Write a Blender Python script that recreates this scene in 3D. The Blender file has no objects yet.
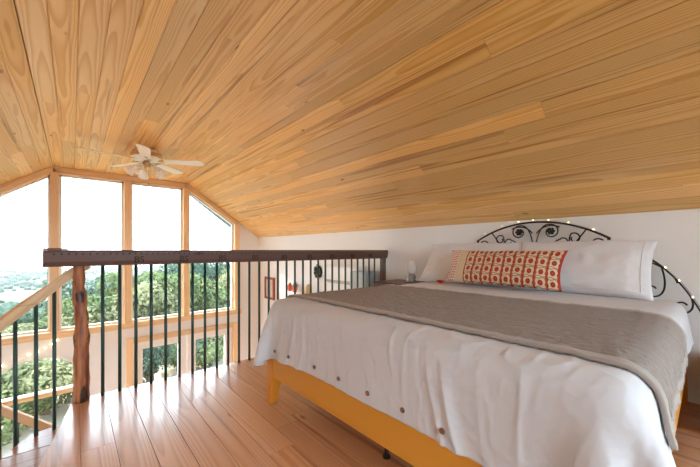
import bpy, bmesh, math, random
import numpy as np
from mathutils import Vector, Matrix, noise as mnoise

random.seed(7)
rng = np.random.default_rng(11)
S = bpy.context.scene
COL = S.collection

# ------------------------------------------------------------------ camera
cam_d = bpy.data.cameras.new('camera')
cam = bpy.data.objects.new('camera', cam_d)
COL.objects.link(cam)
cam_d.sensor_width = 36.0
cam_d.lens = 36.0 * 316 / 700
cam_d.shift_y = 16.5 / 700
cam_d.clip_start = 0.02
cam_d.clip_end = 9000
cam.location = (0, 0, 1.0)
cam.rotation_euler = (math.radians(90), 0, math.radians(-41.3))
S.camera = cam

# ------------------------------------------------------------------ sky, sun, exposure
W = bpy.data.worlds.new('sky')
S.world = W
W.use_nodes = True
bg = W.node_tree.nodes['Background']
bg.inputs['Color'].default_value = (0.74, 0.875, 1.0, 1)
bg.inputs['Strength'].default_value = 3.2

sun_d = bpy.data.lights.new('sun', 'SUN')
sun_d.energy = 7.0
sun_d.angle = math.radians(1.0)
sun_d.color = (1.0, 0.95, 0.87)
sun = bpy.data.objects.new('sun', sun_d)
COL.objects.link(sun)
sun.rotation_euler = Vector((1.0, -1.73, -1.47)).to_track_quat('-Z', 'Y').to_euler()
sun.location = (-6, 16, 12)

S.view_settings.view_transform = 'Standard'
S.view_settings.look = 'None'
S.view_settings.gamma = 1.0
S.view_settings.use_curve_mapping = False
S.view_settings.exposure = 1.75
S.cycles.max_bounces = 12
S.cycles.diffuse_bounces = 8
S.cycles.glossy_bounces = 4
S.cycles.transparent_max_bounces = 16
S.cycles.sample_clamp_indirect = 6.0

# ------------------------------------------------------------------ mesh helpers
class MB:
    """collects vertices and faces; build() links them as one mesh object"""
    def __init__(s):
        s.v, s.f = [], []
    def add(s, vs, fs):
        o = len(s.v)
        s.v += [tuple(p) for p in vs]
        s.f += [tuple(i + o for i in f) for f in fs]
        return s
    def box(s, x0, x1, y0, y1, z0, z1):
        return s.add([(x0, y0, z0), (x1, y0, z0), (x1, y1, z0), (x0, y1, z0), (x0, y0, z1), (x1, y0, z1), (x1, y1, z1), (x0, y1, z1)],
                     [(0, 3, 2, 1), (4, 5, 6, 7), (0, 1, 5, 4), (1, 2, 6, 5), (2, 3, 7, 6), (3, 0, 4, 7)])
    def prism(s, poly, axis, a0, a1):
        """poly: 2-D outline; axis 'y': (x,z) extruded in y; 'z': (x,y) in z; 'x': (y,z) in x"""
        def P(p, a):
            return {'y': (p[0], a, p[1]), 'z': (p[0], p[1], a), 'x': (a, p[0], p[1])}[axis]
        n = len(poly)
        vs = [P(p, a0) for p in poly] + [P(p, a1) for p in poly]
        fs = [tuple(range(n))[::-1], tuple(range(n, 2 * n))]
        for i in range(n):
            j = (i + 1) % n
            fs.append((i, j, n + j, n + i))
        return s.add(vs, fs)
    def tube(s, pts, rad, n=8, cap=True):
        pts = [Vector(p) for p in pts]
        rads = rad if hasattr(rad, '__len__') else [rad] * len(pts)
        t0 = (pts[1] - pts[0]).normalized()
        up = Vector((0, 0, 1)) if abs(t0.z) < 0.9 else Vector((1, 0, 0))
        a = t0.cross(up).normalized()
        vs = []
        for i, p in enumerate(pts):
            t = (pts[min(i + 1, len(pts) - 1)] - pts[max(i - 1, 0)]).normalized()
            a = (a - t * a.dot(t)).normalized()
            b = t.cross(a)
            for k in range(n):
                q = 2 * math.pi * k / n
                vs.append(p + (a * math.cos(q) + b * math.sin(q)) * rads[i])
        fs = []
        for i in range(len(pts) - 1):
            for k in range(n):
                k2 = (k + 1) % n
                fs.append((i * n + k, i * n + k2, (i + 1) * n + k2, (i + 1) * n + k))
        if cap:
            fs.append(tuple(range(n))[::-1])
            fs.append(tuple(range((len(pts) - 1) * n, len(pts) * n)))
        return s.add(vs, fs)
    def lathe(s, prof, c=(0, 0, 0), n=24, M=None):
        """prof: list of (r, z)"""
        vs, fs = [], []
        for r, z in prof:
            for k in range(n):
                q = 2 * math.pi * k / n
                p = Vector((r * math.cos(q), r * math.sin(q), z))
                if M is not None:
                    p = M @ p
                vs.append(p + Vector(c))
        for i in range(len(prof) - 1):
            for k in range(n):
                k2 = (k + 1) % n
                fs.append((i * n + k, i * n + k2, (i + 1) * n + k2, (i + 1) * n + k))
        if prof[0][0] > 1e-5:
            fs.append(tuple(range(n))[::-1])
        if prof[-1][0] > 1e-5:
            fs.append(tuple(range((len(prof) - 1) * n, len(prof) * n)))
        return s.add(vs, fs)
    def grid(s, P, flip=False):
        ni, nj = P.shape[:2]
        idx = np.arange(ni * nj).reshape(ni, nj)
        q = np.stack([idx[:-1, :-1], idx[1:, :-1], idx[1:, 1:], idx[:-1, 1:]], -1).reshape(-1, 4)
        if flip:
            q = q[:, ::-1]
        return s.add(P.reshape(-1, 3).tolist(), q.tolist())
    def build(s, name, mat, parent=None, smooth=False, bevel=0, loc=None, fix=True):
        me = bpy.data.meshes.new(name)
        me.from_pydata([tuple(p) for p in s.v], [], s.f)
        if fix:
            bm = bmesh.new()
            bm.from_mesh(me)
            bmesh.ops.recalc_face_normals(bm, faces=bm.faces)
            bm.to_mesh(me)
            bm.free()
        if smooth:
            for p in me.polygons:
                p.use_smooth = True
        me.materials.append(mat)
        o = bpy.data.objects.new(name, me)
        COL.objects.link(o)
        if loc is not None:
            o.location = loc
        if parent is not None:
            o.parent = parent
        if bevel:
            md = o.modifiers.new('edge', 'BEVEL')
            md.width = bevel
            md.segments = 2
            md.limit_method = 'ANGLE'
            md.angle_limit = math.radians(40)
        return o

def tag(o, label=None, cat=None, group=None, kind=None):
    if label: o['label'] = label
    if cat: o['category'] = cat
    if group: o['group'] = group
    if kind: o['kind'] = kind
    return o

def empty(name, loc, label=None, cat=None, group=None, kind=None):
    o = bpy.data.objects.new(name, None)
    o.empty_display_size = 0.1
    COL.objects.link(o)
    o.location = loc
    return tag(o, label, cat, group, kind)

def link_copy(o, parent=None, loc=None, rot=None):
    c = o.copy()
    COL.objects.link(c)
    if parent is not None: c.parent = parent
    if loc is not None: c.location = loc
    if rot is not None: c.rotation_euler = rot
    return c

# ------------------------------------------------------------------ material helpers
class NT:
    def __init__(s, name):
        s.mat = bpy.data.materials.new(name)
        s.mat.use_nodes = True
        s.t = s.mat.node_tree
        s.b = s.t.nodes['Principled BSDF']
    def n(s, typ, **kw):
        nd = s.t.nodes.new(typ)
        for k, v in kw.items():
            setattr(nd, k, v)
        return nd
    def link(s, a, b):
        s.t.links.new(a, b)
    def put(s, sock, v):
        if isinstance(v, bpy.types.NodeSocket):
            s.link(v, sock)
        elif hasattr(v, '__len__') and len(v) == 3 and sock.type == 'RGBA':
            sock.default_value = (*v, 1)
        else:
            sock.default_value = v
    def m(s, op, a, b=0.0, c=None):
        nd = s.n('ShaderNodeMath', operation=op)
        s.put(nd.inputs[0], a)
        s.put(nd.inputs[1], b)
        if c is not None: s.put(nd.inputs[2], c)
        return nd.outputs[0]
    def mix(s, f, a, b, blend='MIX'):
        nd = s.n('ShaderNodeMix', data_type='RGBA', blend_type=blend)
        s.put(nd.inputs[0], f)
        s.put(nd.inputs[6], a)
        s.put(nd.inputs[7], b)
        return nd.outputs[2]
    def noise(s, vec, scale, detail=3, rough=0.5):
        nd = s.n('ShaderNodeTexNoise')
        if vec is not None: s.link(vec, nd.inputs['Vector'])
        nd.inputs['Scale'].default_value = scale
        nd.inputs['Detail'].default_value = detail
        nd.inputs['Roughness'].default_value = rough
        return nd.outputs[0]
    def ss(s, x, a, b):
        nd = s.n('ShaderNodeMapRange', interpolation_type='SMOOTHSTEP')
        s.put(nd.inputs[0], x)
        nd.inputs[1].default_value = a
        nd.inputs[2].default_value = b
        return nd.outputs[0]
    def comb(s, x, y, z):
        nd = s.n('ShaderNodeCombineXYZ')
        s.put(nd.inputs[0], x); s.put(nd.inputs[1], y); s.put(nd.inputs[2], z)
        return nd.outputs[0]
    def sep(s, v):
        nd = s.n('ShaderNodeSeparateXYZ')
        s.link(v, nd.inputs[0])
        return nd.outputs
    def bump(s, h, strength=0.3, dist=0.01):
        nd = s.n('ShaderNodeBump')
        nd.inputs['Strength'].default_value = strength
        nd.inputs['Distance'].default_value = dist
        s.link(h, nd.inputs['Height'])
        s.link(nd.outputs[0], s.b.inputs['Normal'])
    def base(s, c=None, rough=None, metal=None, spec=None):
        if c is not None: s.put(s.b.inputs['Base Color'], c)
        if rough is not None: s.put(s.b.inputs['Roughness'], rough)
        if metal is not None: s.put(s.b.inputs['Metallic'], metal)
        if spec is not None: s.put(s.b.inputs['Specular IOR Level'], spec)
        return s.mat

def srgb(r, g, b):
    f = lambda c: (c / 255 / 12.92) if c / 255 <= 0.04045 else ((c / 255 + 0.055) / 1.055) ** 2.4
    return (f(r), f(g), f(b))

def plain(name, c, rough=0.6, metal=0.0, spec=0.5, nscale=25, namt=0.08, bump=0.0):
    t = NT(name)
    tc = t.n('ShaderNodeTexCoord').outputs['Object']
    nz = t.noise(tc, nscale, 3)
    dark = tuple(x * (1 - namt) for x in c)
    lite = tuple(min(1, x * (1 + namt)) for x in c)
    t.base(t.mix(nz, dark, lite), rough, metal, spec)
    if bump:
        t.bump(nz, bump, 0.005)
    return t.mat

def wood(name, light, dark, deep, along='Y', across='X', rough=0.35, ring=1.0, contrast=1.0, tint=0.25, spec=0.5, streak=0.55):
    """plain-sawn pine: parabolic cathedral rings, every board with its own offset"""
    t = NT(name)
    o = t.sep(t.n('ShaderNodeTexCoord').outputs['Object'])
    ax = {'X': 0, 'Y': 1, 'Z': 2}
    y, x = o[ax[along]], o[ax[across]]
    r = t.n('ShaderNodeObjectInfo').outputs['Random']
    r2 = t.m('FRACT', t.m('MULTIPLY', r, 17.31))
    r3 = t.m('FRACT', t.m('MULTIPLY', r, 91.7))
    off = t.m('MULTIPLY', t.m('SUBTRACT', r2, 0.5), 0.16)
    xo = t.m('ADD', x, off)
    yo = t.m('ADD', y, t.m('MULTIPLY', r, 60.0))
    lowv = t.comb(t.m('MULTIPLY', x, 5.0), t.m('MULTIPLY', yo, 0.9), t.m('MULTIPLY', r3, 9.0))
    low = t.noise(lowv, 1.0, 2)
    fine = t.noise(t.comb(t.m('MULTIPLY', x, 130.0), t.m('MULTIPLY', yo, 2.2), r), 1.0, 2)
    v = t.m('ADD', t.m('MULTIPLY', t.m('MULTIPLY', xo, xo), 95.0), t.m('MULTIPLY', yo, t.m('MULTIPLY_ADD', r3, 0.5, -0.25)))
    v = t.m('ADD', v, t.m('MULTIPLY', low, 0.8))
    ph = t.m('FRACT', t.m('MULTIPLY', v, 5.0 * ring))
    g = t.m('MULTIPLY', t.ss(ph, 0.25, 0.9), t.m('SUBTRACT', 1.0, t.ss(ph, 0.93, 1.0)))
    g = t.m('MULTIPLY', g, contrast)
    c = t.mix(t.m('MULTIPLY', g, 0.75), light, dark)
    c = t.mix(t.m('MULTIPLY', fine, 0.3 * contrast), c, dark)
    # heartwood streaks along some boards
    st = t.noise(t.comb(t.m('MULTIPLY', x, 22.0), t.m('MULTIPLY', yo, 0.35), t.m('MULTIPLY', r2, 30.0)), 1.0, 2)
    sk = t.m('MULTIPLY', t.ss(st, 0.61, 0.69), streak)
    c = t.mix(sk, c, deep)
    # knots
    vor = t.n('ShaderNodeTexVoronoi', feature='F1')
    t.link(t.comb(t.m('MULTIPLY', x, 4.0), t.m('MULTIPLY', yo, 1.6), t.m('MULTIPLY', r3, 40.0)), vor.inputs['Vector'])
    vor.inputs['Scale'].default_value = 1.0
    kn = t.m('SUBTRACT', 1.0, t.ss(vor.outputs[0], 0.03, 0.07))
    c = t.mix(t.m('MULTIPLY', kn, 0.8), c, deep)
    # board-to-board tint
    hs = t.n('ShaderNodeHueSaturation')
    t.put(hs.inputs['Value'], t.m('MULTIPLY_ADD', r2, tint, 1 - tint / 2))
    t.put(hs.inputs['Saturation'], t.m('MULTIPLY_ADD', r3, 0.12, 0.98))
    t.link(c, hs.inputs['Color'])
    t.base(hs.outputs[0], rough, 0, spec)
    t.bump(t.m('ADD', g, fine), 0.06, 0.004)
    return t.mat

M = {}
PL, PD, PDEEP = srgb(232, 190, 134), srgb(204, 148, 86), srgb(150, 84, 32)
M['ceil'] = wood('pine_ceiling_boards', srgb(241, 203, 142), srgb(211, 152, 82), srgb(150, 80, 26), rough=0.3, contrast=0.9, streak=0.6, tint=0.3)
M['floor'] = wood('pine_floor_boards', srgb(212, 164, 124), srgb(190, 134, 94), srgb(132, 80, 48), rough=0.3, tint=0.14, spec=0.5)
fb = M['floor'].node_tree.nodes['Principled BSDF']
fb.inputs['Coat Weight'].default_value = 0.8
fb.inputs['Coat Roughness'].default_value = 0.16
M['trimZ'] = wood('pine_trim_upright', srgb(240, 210, 170), srgb(228, 188, 142), srgb(180, 124, 76), along='Z', rough=0.45)
M['trimX'] = wood('pine_trim_level', srgb(240, 210, 170), srgb(228, 188, 142), srgb(180, 124, 76), along='X', across='Z', rough=0.45)
M['trimY'] = wood('pine_trim_deep', srgb(240, 210, 170), srgb(228, 188, 142), srgb(180, 124, 76), along='Y', across='Z', rough=0.45)
M['bed'] = wood('honey_bed_wood', srgb(214, 154, 78), srgb(198, 134, 60), srgb(165, 98, 36), along='Y', across='Z', rough=0.38, contrast=0.45, streak=0.1, tint=0.04)
M['bedleg'] = wood('honey_leg_wood', srgb(216, 146, 72), srgb(198, 124, 52), srgb(160, 90, 30), along='Z', rough=0.38, contrast=0.45, streak=0.1, tint=0.04)
M['rail'] = wood('dark_rail_wood', srgb(104, 76, 68), srgb(80, 54, 48), srgb(48, 30, 28), along='X', across='Z', rough=0.42, contrast=0.8, tint=0.04)
M['stand'] = wood('dark_nightstand_wood', srgb(96, 60, 42), srgb(72, 42, 28), srgb(40, 22, 14), along='Y', across='X', rough=0.4)
M['wall'] = plain('white_plaster', srgb(238, 238, 238), 0.85, nscale=6, namt=0.02, bump=0.05)
M['cream'] = plain('cream_plaster', srgb(234, 233, 231), 0.85, nscale=6, namt=0.03, bump=0.05)
M['soffit'] = plain('grey_soffit_paint', srgb(70, 88, 98), 0.8)
M['roof'] = plain('roof_metal', srgb(150, 155, 158), 0.5)
M['white_paint'] = plain('white_door_paint', srgb(236, 234, 230), 0.5, namt=0.02)
M['green_iron'] = plain('dark_green_iron', srgb(30, 66, 62), 0.4, spec=0.5, nscale=60, namt=0.2)
M['iron'] = plain('black_wrought_iron', srgb(42, 34, 32), 0.5, metal=0.3, nscale=80, namt=0.3)
M['brand'] = plain('burnt_brand', srgb(34, 20, 16), 0.8)
M['stud'] = plain('pale_stud', srgb(150, 112, 96), 0.5)
M['fan_white'] = plain('fan_white_enamel', srgb(240, 236, 226), 0.35, namt=0.02)
M['brass'] = plain('fan_brass', srgb(205, 185, 150), 0.25, metal=0.9)
M['sheet'] = plain('white_sheet', srgb(232, 230, 230), 0.9, nscale=40, namt=0.03, bump=0.1)
M['button'] = plain('brown_button', srgb(128, 100, 78), 0.5)
M['red_tassel'] = plain('red_yarn', srgb(190, 40, 34), 0.9, nscale=120, namt=0.3)
M['picture'] = plain('picture_paper', srgb(200, 190, 178), 0.8, nscale=14, namt=0.35)
M['redframe'] = plain('red_brown_frame_wood', srgb(150, 74, 52), 0.5, namt=0.2)
M['ac_white'] = plain('white_plastic', srgb(238, 240, 242), 0.4, namt=0.01)
M['ac_grey'] = plain('grey_plastic', srgb(176, 182, 186), 0.5)
M['terracotta'] = plain('red_glaze', srgb(196, 92, 70), 0.5)
M['tan'] = plain('tan_ceramic', srgb(214, 176, 112), 0.5)
M['pewter'] = plain('pewter', srgb(150, 146, 144), 0.4, metal=0.6)
M['bark'] = plain('tree_bark', srgb(96, 82, 70), 0.95, nscale=8, namt=0.35, bump=0.4)
M['metal_leg'] = plain('black_support_metal', srgb(28, 26, 26), 0.5)
M['string_wire'] = plain('pale_wire', srgb(215, 205, 190), 0.6)

def emit(name, c, e):
    t = NT(name)
    t.base(c, 0.4)
    t.put(t.b.inputs['Emission Color'], c)
    t.b.inputs['Emission Strength'].default_value = e
    return t.mat
M['fairy'] = emit('fairy_bulb', (1.0, 0.82, 0.45), 2.5)

def pane_glass():
    t = NT('window_glass')
    out = t.t.nodes['Material Output']
    tr = t.n('ShaderNodeBsdfTransparent')
    tr.inputs[0].default_value = (0.96, 0.975, 0.97, 1)
    gl = t.n('ShaderNodeBsdfGlossy')
    gl.inputs['Roughness'].default_value = 0.02
    fr = t.n('ShaderNodeFresnel')
    fr.inputs[0].default_value = 1.45
    mx = t.n('ShaderNodeMixShader')
    t.link(t.m('MULTIPLY', fr.outputs[0], 0.7), mx.inputs[0])
    t.link(tr.outputs[0], mx.inputs[1])
    t.link(gl.outputs[0], mx.inputs[2])
    t.link(mx.outputs[0], out.inputs['Surface'])
    return t.mat
M['glass'] = pane_glass()

def shade_glass():
    t = NT('lamp_shade_glass')
    t.base((0.97, 0.95, 0.92), 0.12)
    out = t.t.nodes['Material Output']
    tr = t.n('ShaderNodeBsdfTransparent')
    tl = t.n('ShaderNodeBsdfTranslucent')
    tl.inputs[0].default_value = (.97, .95, .92, 1)
    m1 = t.n('ShaderNodeMixShader'); m1.inputs[0].default_value = .5
    t.link(t.b.outputs[0], m1.inputs[1]); t.link(tl.outputs[0], m1.inputs[2])
    m2 = t.n('ShaderNodeMixShader'); m2.inputs[0].default_value = .3
    t.link(m1.outputs[0], m2.inputs[1]); t.link(tr.outputs[0], m2.inputs[2])
    t.link(m2.outputs[0], out.inputs['Surface'])
    return t.mat
M['shade'] = shade_glass()

def cloth(name, c, rough=0.9, wr=14.0, strength=0.25, weave=0.0):
    t = NT(name)
    tc = t.n('ShaderNodeTexCoord').outputs['Object']
    a = t.noise(tc, wr, 4, 0.55)
    b = t.noise(tc, 4.0, 2)
    t.base(t.mix(b, tuple(x * 0.97 for x in c), c), rough, 0, 0.25)
    t.b.inputs['Sheen Weight'].default_value = 0.15
    h = a
    if weave:
        h = t.m('ADD', a, t.m('MULTIPLY', t.noise(tc, 220.0, 1), weave))
    t.bump(h, strength, 0.012)
    return t.mat
M['duvet'] = cloth('white_linen_duvet', srgb(202, 202, 206), wr=9.0, strength=0.35)
M['pillow'] = cloth('white_cotton_pillow', srgb(222, 222, 226), wr=11.0, strength=0.25)
M['runner'] = cloth('taupe_quilted_cotton', srgb(142, 131, 124), wr=60.0, strength=0.5, weave=0.5)
M['runner_edge'] = cloth('taupe_plain_hem', srgb(162, 152, 145), wr=40.0, strength=0.2)

def lumbar_mat():
    t = NT('red_embroidered_cotton')
    uv = t.sep(t.n('ShaderNodeUVMap').outputs[0])
    u, v = uv[0], uv[1]
    cream, red, orange, plum = srgb(216, 198, 166), srgb(168, 54, 44), srgb(178, 94, 54), srgb(120, 60, 84)
    # main field: eight columns of rosettes between upright vine stripes
    cu = t.m('MULTIPLY', t.m('SUBTRACT', u, 0.215), 9.0 / 0.775)
    fu = t.m('SUBTRACT', t.m('FRACT', cu), 0.5)
    cv = t.m('MULTIPLY', v, 4.0)
    fv = t.m('SUBTRACT', t.m('FRACT', cv), 0.5)
    d = t.m('SQRT', t.m('ADD', t.m('POWER', t.m('ABSOLUTE', t.m('MULTIPLY', fu, 1.25)), 2.0), t.m('POWER', t.m('ABSOLUTE', fv), 2.0)))
    dot = t.m('SUBTRACT', 1.0, t.ss(d, 0.23, 0.29))
    ctr = t.m('SUBTRACT', 1.0, t.ss(d, 0.06, 0.09))
    edge = t.m('SUBTRACT', 0.5, t.m('ABSOLUTE', fu))
    wob = t.m('MULTIPLY', t.m('SINE', t.m('MULTIPLY', v, 50.0)), 0.03)
    vine = t.m('SUBTRACT', 1.0, t.ss(t.m('ADD', edge, wob), 0.10, 0.15))
    sv = t.m('ABSOLUTE', t.m('SUBTRACT', t.m('ABSOLUTE', fv), t.m('MULTIPLY_ADD', t.m('SINE', t.m('MULTIPLY', fu, 9.0)), 0.05, 0.42)))
    stem = t.m('SUBTRACT', 1.0, t.ss(sv, 0.025, 0.06))
    c = t.mix(t.m('MULTIPLY', stem, 0.7), cream, srgb(150, 60, 56))
    c = t.mix(vine, c, t.mix(t.m('GREATER_THAN', t.m('FRACT', t.m('MULTIPLY', cu, 0.5)), 0.5), red, orange))
    c = t.mix(dot, c, red)
    c = t.mix(ctr, c, orange)
    # left end: small dots, then a plain tan band
    pu = t.m('SUBTRACT', t.m('FRACT', t.m('MULTIPLY', u, 42.0)), 0.5)
    pv = t.m('SUBTRACT', t.m('FRACT', t.m('MULTIPLY', v, 13.0)), 0.5)
    pd = t.m('SQRT', t.m('ADD', t.m('MULTIPLY', pu, pu), t.m('MULTIPLY', pv, pv)))
    pc = t.mix(t.m('SUBTRACT', 1.0, t.ss(pd, 0.2, 0.34)), srgb(228, 205, 196), srgb(170, 52, 56))
    c = t.mix(t.m('LESS_THAN', u, 0.215), c, srgb(214, 196, 164))
    c = t.mix(t.m('LESS_THAN', u, 0.125), c, pc)
    c = t.mix(t.m('GREATER_THAN', u, 0.99), c, red)
    t.base(c, 0.9, 0, 0.2)
    tc = t.n('ShaderNodeTexCoord').outputs['Object']
    t.bump(t.noise(tc, 150.0, 2), 0.3, 0.003)
    return t.mat
M['lumbar'] = lumbar_mat()

def log_mat():
    t = NT('rustic_juniper_log')
    tc = t.n('ShaderNodeTexCoord').outputs['Object']
    o = t.sep(tc)
    st = t.noise(t.comb(t.m('MULTIPLY', o[0], 38.0), t.m('MULTIPLY', o[1], 38.0), t.m('MULTIPLY', o[2], 3.0)), 1.0, 4)
    lo = t.noise(t.comb(t.m('MULTIPLY', o[0], 14.0), t.m('MULTIPLY', o[1], 14.0), t.m('MULTIPLY', o[2], 5.0)), 1.0, 3)
    c = t.mix(t.ss(st, 0.4, 0.65), srgb(182, 116, 74), srgb(124, 66, 40))
    c = t.mix(t.ss(lo, 0.54, 0.62), c, srgb(52, 30, 26))
    t.base(c, 0.45)
    t.bump(t.m('ADD', st, lo), 0.6, 0.01)
    return t.mat
M['log'] = log_mat()

def ground_mat():
    t = NT('dry_grass_ground')
    p = t.n('ShaderNodeNewGeometry').outputs['Position']
    a = t.noise(p, 0.05, 5, 0.6)
    b = t.noise(p, 0.012, 4, 0.6)
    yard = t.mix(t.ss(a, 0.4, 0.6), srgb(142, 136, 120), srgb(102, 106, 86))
    dimmed_meadow = t.mix(t.ss(a, 0.4, 0.6), srgb(88, 83, 68), srgb(62, 64, 48))
    dimmed_meadow = t.mix(t.ss(b, 0.48, 0.62), dimmed_meadow, srgb(42, 52, 44))
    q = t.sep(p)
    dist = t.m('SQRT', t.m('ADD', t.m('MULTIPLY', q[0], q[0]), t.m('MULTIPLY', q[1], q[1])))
    c = t.mix(t.ss(dist, 22.0, 48.0), yard, dimmed_meadow)  # far ground darkened in its colour to hold back the outdoor glare
    t.base(c, 0.95, 0, 0.1)
    return t.mat
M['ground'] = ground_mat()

def leaf_mat(name, c1, c2):
    t = NT(name)
    p = t.n('ShaderNodeNewGeometry').outputs['Position']
    nz = t.noise(p, 1.8, 3)
    col = t.mix(t.ss(nz, 0.35, 0.65), c1, c2)
    out = t.t.nodes['Material Output']
    df = t.n('ShaderNodeBsdfDiffuse'); t.link(col, df.inputs[0])
    tl = t.n('ShaderNodeBsdfTranslucent'); t.link(col, tl.inputs[0])
    mx = t.n('ShaderNodeMixShader'); mx.inputs[0].default_value = 0.4
    t.link(df.outputs[0], mx.inputs[1]); t.link(tl.outputs[0], mx.inputs[2])
    t.link(mx.outputs[0], out.inputs['Surface'])
    return t.mat
M['leafA'] = leaf_mat('oak_leaves', srgb(80, 95, 66), srgb(110, 122, 86))
M['leafB'] = leaf_mat('juniper_leaves', srgb(62, 80, 70), srgb(88, 104, 90))
M['leafC'] = leaf_mat('olive_brush_leaves', srgb(102, 108, 82), srgb(128, 130, 100))

# ================================================================== SETTING
XL, XR = -1.65, 3.05          # side walls
YB, YF = -1.7, 6.5            # wall behind the camera, window wall
FX0, FX1, ZC = -0.22, 1.62, 2.25   # flat strip of the ceiling
ZK = 1.265                    # knee wall height
ZL = -2.6                     # lower floor

# ---- ceiling: boards on a roof deck
ceiling = empty('ceiling', (0.7, 2.4, ZC + 0.02), kind='structure', label='honey pine board ceiling with a flat strip between two slopes')
def on_ceiling(o):
    o.parent = ceiling
    o.matrix_parent_inverse = Matrix.Translation((-0.7, -2.4, -ZC - 0.02))
bpy.context.view_layer.update()

deck = MB()
th = 0.22
deck.prism([(XL - 0.35, ZK - 0.241 + 0.035), (FX0, ZC + 0.035), (FX1, ZC + 0.035), (XR + 0.35, ZK - 0.241 + 0.035),
            (XR + 0.35, ZK - 0.241 + 0.035 + th), (FX1, ZC + 0.035 + th), (FX0, ZC + 0.035 + th), (XL - 0.35, ZK - 0.241 + 0.035 + th)], 'y', YB - 0.3, YF + 0.02)
on_ceiling(deck.build('roof_deck', M['roof']))
eave = MB()
eave.prism([(XL - 0.35, ZK - 0.241 - 0.16), (FX0, ZC - 0.04), (FX1, ZC - 0.04), (XR + 0.35, ZK - 0.241 - 0.16),
            (XR + 0.35, ZK - 0.241 + 0.25), (FX1, ZC + 0.25), (FX0, ZC + 0.25), (XL - 0.35, ZK - 0.241 + 0.25)], 'y', YF + 0.125, YF + 0.42)
on_ceiling(eave.build('eave_soffit', M['soffit']))

def board_mesh(w, L, t=0.02, ch=0.004):
    """hexagonal section with chamfered lower edges; local x across, y along, -z the visible face"""
    h = w / 2 - 0.0006
    prof = [(-h, t), (h, t), (h, ch), (h - ch, 0), (-h + ch, 0), (-h, ch)]
    return MB().prism(prof, 'y', -L / 2, L / 2)

def lay(row_c, w, ang, y0, y1, first_cut):
    y = y0
    cut = first_cut
    while y < y1 - 0.01:
        e = min(y1, cut)
        if y1 - e < 0.5: e = y1
        L = e - y - 0.0012
        ob = board_mesh(w, L).build('ceiling_board', M['ceil'], fix=True)
        ob.location = (row_c[0], (y + e) / 2, row_c[1])
        ob.rotation_euler = (0, ang, 0)
        on_ceiling(ob)
        y = e
        cut = e + random.uniform(3.2, 5.2)

BW = 0.123
nflat = 15
wf = (FX1 - FX0) / nflat
for i in range(nflat):
    lay((FX0 + wf * (i + 0.5), ZC), wf, 0, YB, YF - 0.002, YB + random.uniform(0.8, 4.2))
slope_len = math.hypot(XR - FX1, ZC - ZK)
sa = math.atan2(ZC - ZK, XR - FX1)
ns = 14
ws = slope_len / ns
for i in range(ns):
    s_ = (i + 0.5) * ws
    lay((FX1 + s_ * math.cos(sa), ZC - s_ * math.sin(sa)), ws, sa, YB, YF - 0.002, YB + random.uniform(0.8, 4.6))
    lay((FX0 - s_ * math.cos(sa), ZC - s_ * math.sin(sa)), ws, -sa, YB, YF - 0.002, YB + random.uniform(0.8, 4.6))

# ---- walls
tag(MB().box(XR, XR + 0.12, YB - 0.12, YF + 0.12, ZL, ZK + 0.02).build('wall_right', M['wall']), kind='structure')
wl = MB()
FILL_WIN = ((3.2, 5.9, -2.0, -.15),)
for y0, y1, z0, z1 in ((YB - .12, YF + .12, -.15, ZK + .02),
                       (YB - .12, 3.2, ZL, -.15), (5.9, YF + .12, ZL, -.15), (3.2, 5.9, ZL, -2.0)):
    wl.box(XL - .12, XL, y0, y1, z0, z1)
tag(wl.build('wall_left', M['wall']), kind='structure')
for k, (y0, y1, z0, z1) in enumerate(FILL_WIN):
    w = empty('window_%d' % (7 + k), (XL - .06, (y0 + y1) / 2, z0), kind='structure')  # added window, out of view, to brighten the window wall and lower storey
    hw, hh = (y1 - y0) / 2, z1 - z0
    f_ = MB()
    for q in (-hw, -hw / 3, hw / 3, hw):
        f_.box(-.05, .05, max(-hw, q - .03), min(hw, q + .03), 0, hh)
    f_.box(-.05, .05, -hw, hw, 0, .05).box(-.05, .05, -hw, hw, hh - .05, hh)
    f_.build('window_frame', M['white_paint'], w)
    MB().box(-.004, .004, -hw, hw, .02, hh - .02).build('pane', M['glass'], w)

def slope_z(x):
    if x < FX0: return ZC - (FX0 - x) * math.tan(sa)
    if x > FX1: return ZC - (x - FX1) * math.tan(sa)
    return ZC

POSTS = [-1.15, -0.2, 0.7, 1.6, 2.56]     # upright timbers between the panes
SILL = -0.25
DX0, DX1, DTOP = 0.68, 2.58, -0.5         # door opening
AC, AR, ASP, ABOT = -0.38, 0.60, -1.15, -2.25   # arched window: centre, radius, spring line, bottom

wb = MB()
Y0, Y1 = YF, YF + 0.12
# white gable pieces beside the outer timbers
wb.prism([(2.60, SILL), (XR, SILL), (XR, ZK), (2.60, slope_z(2.60))], 'y', Y0, Y1)
wb.prism([(XL, SILL), (-1.19, SILL), (-1.19, slope_z(-1.19)), (XL, ZK)], 'y', Y0, Y1)
# header above the panes, hidden behind the pine trim
wb.prism([(-1.19, slope_z(-1.19) - 0.06), (FX0, ZC - 0.08), (FX1, ZC - 0.08), (2.6, slope_z(2.6) - 0.06), (2.6, slope_z(2.6)), (FX1, ZC), (FX0, ZC), (-1.19, slope_z(-1.19))], 'y', Y0 + 0.02, Y1)
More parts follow.
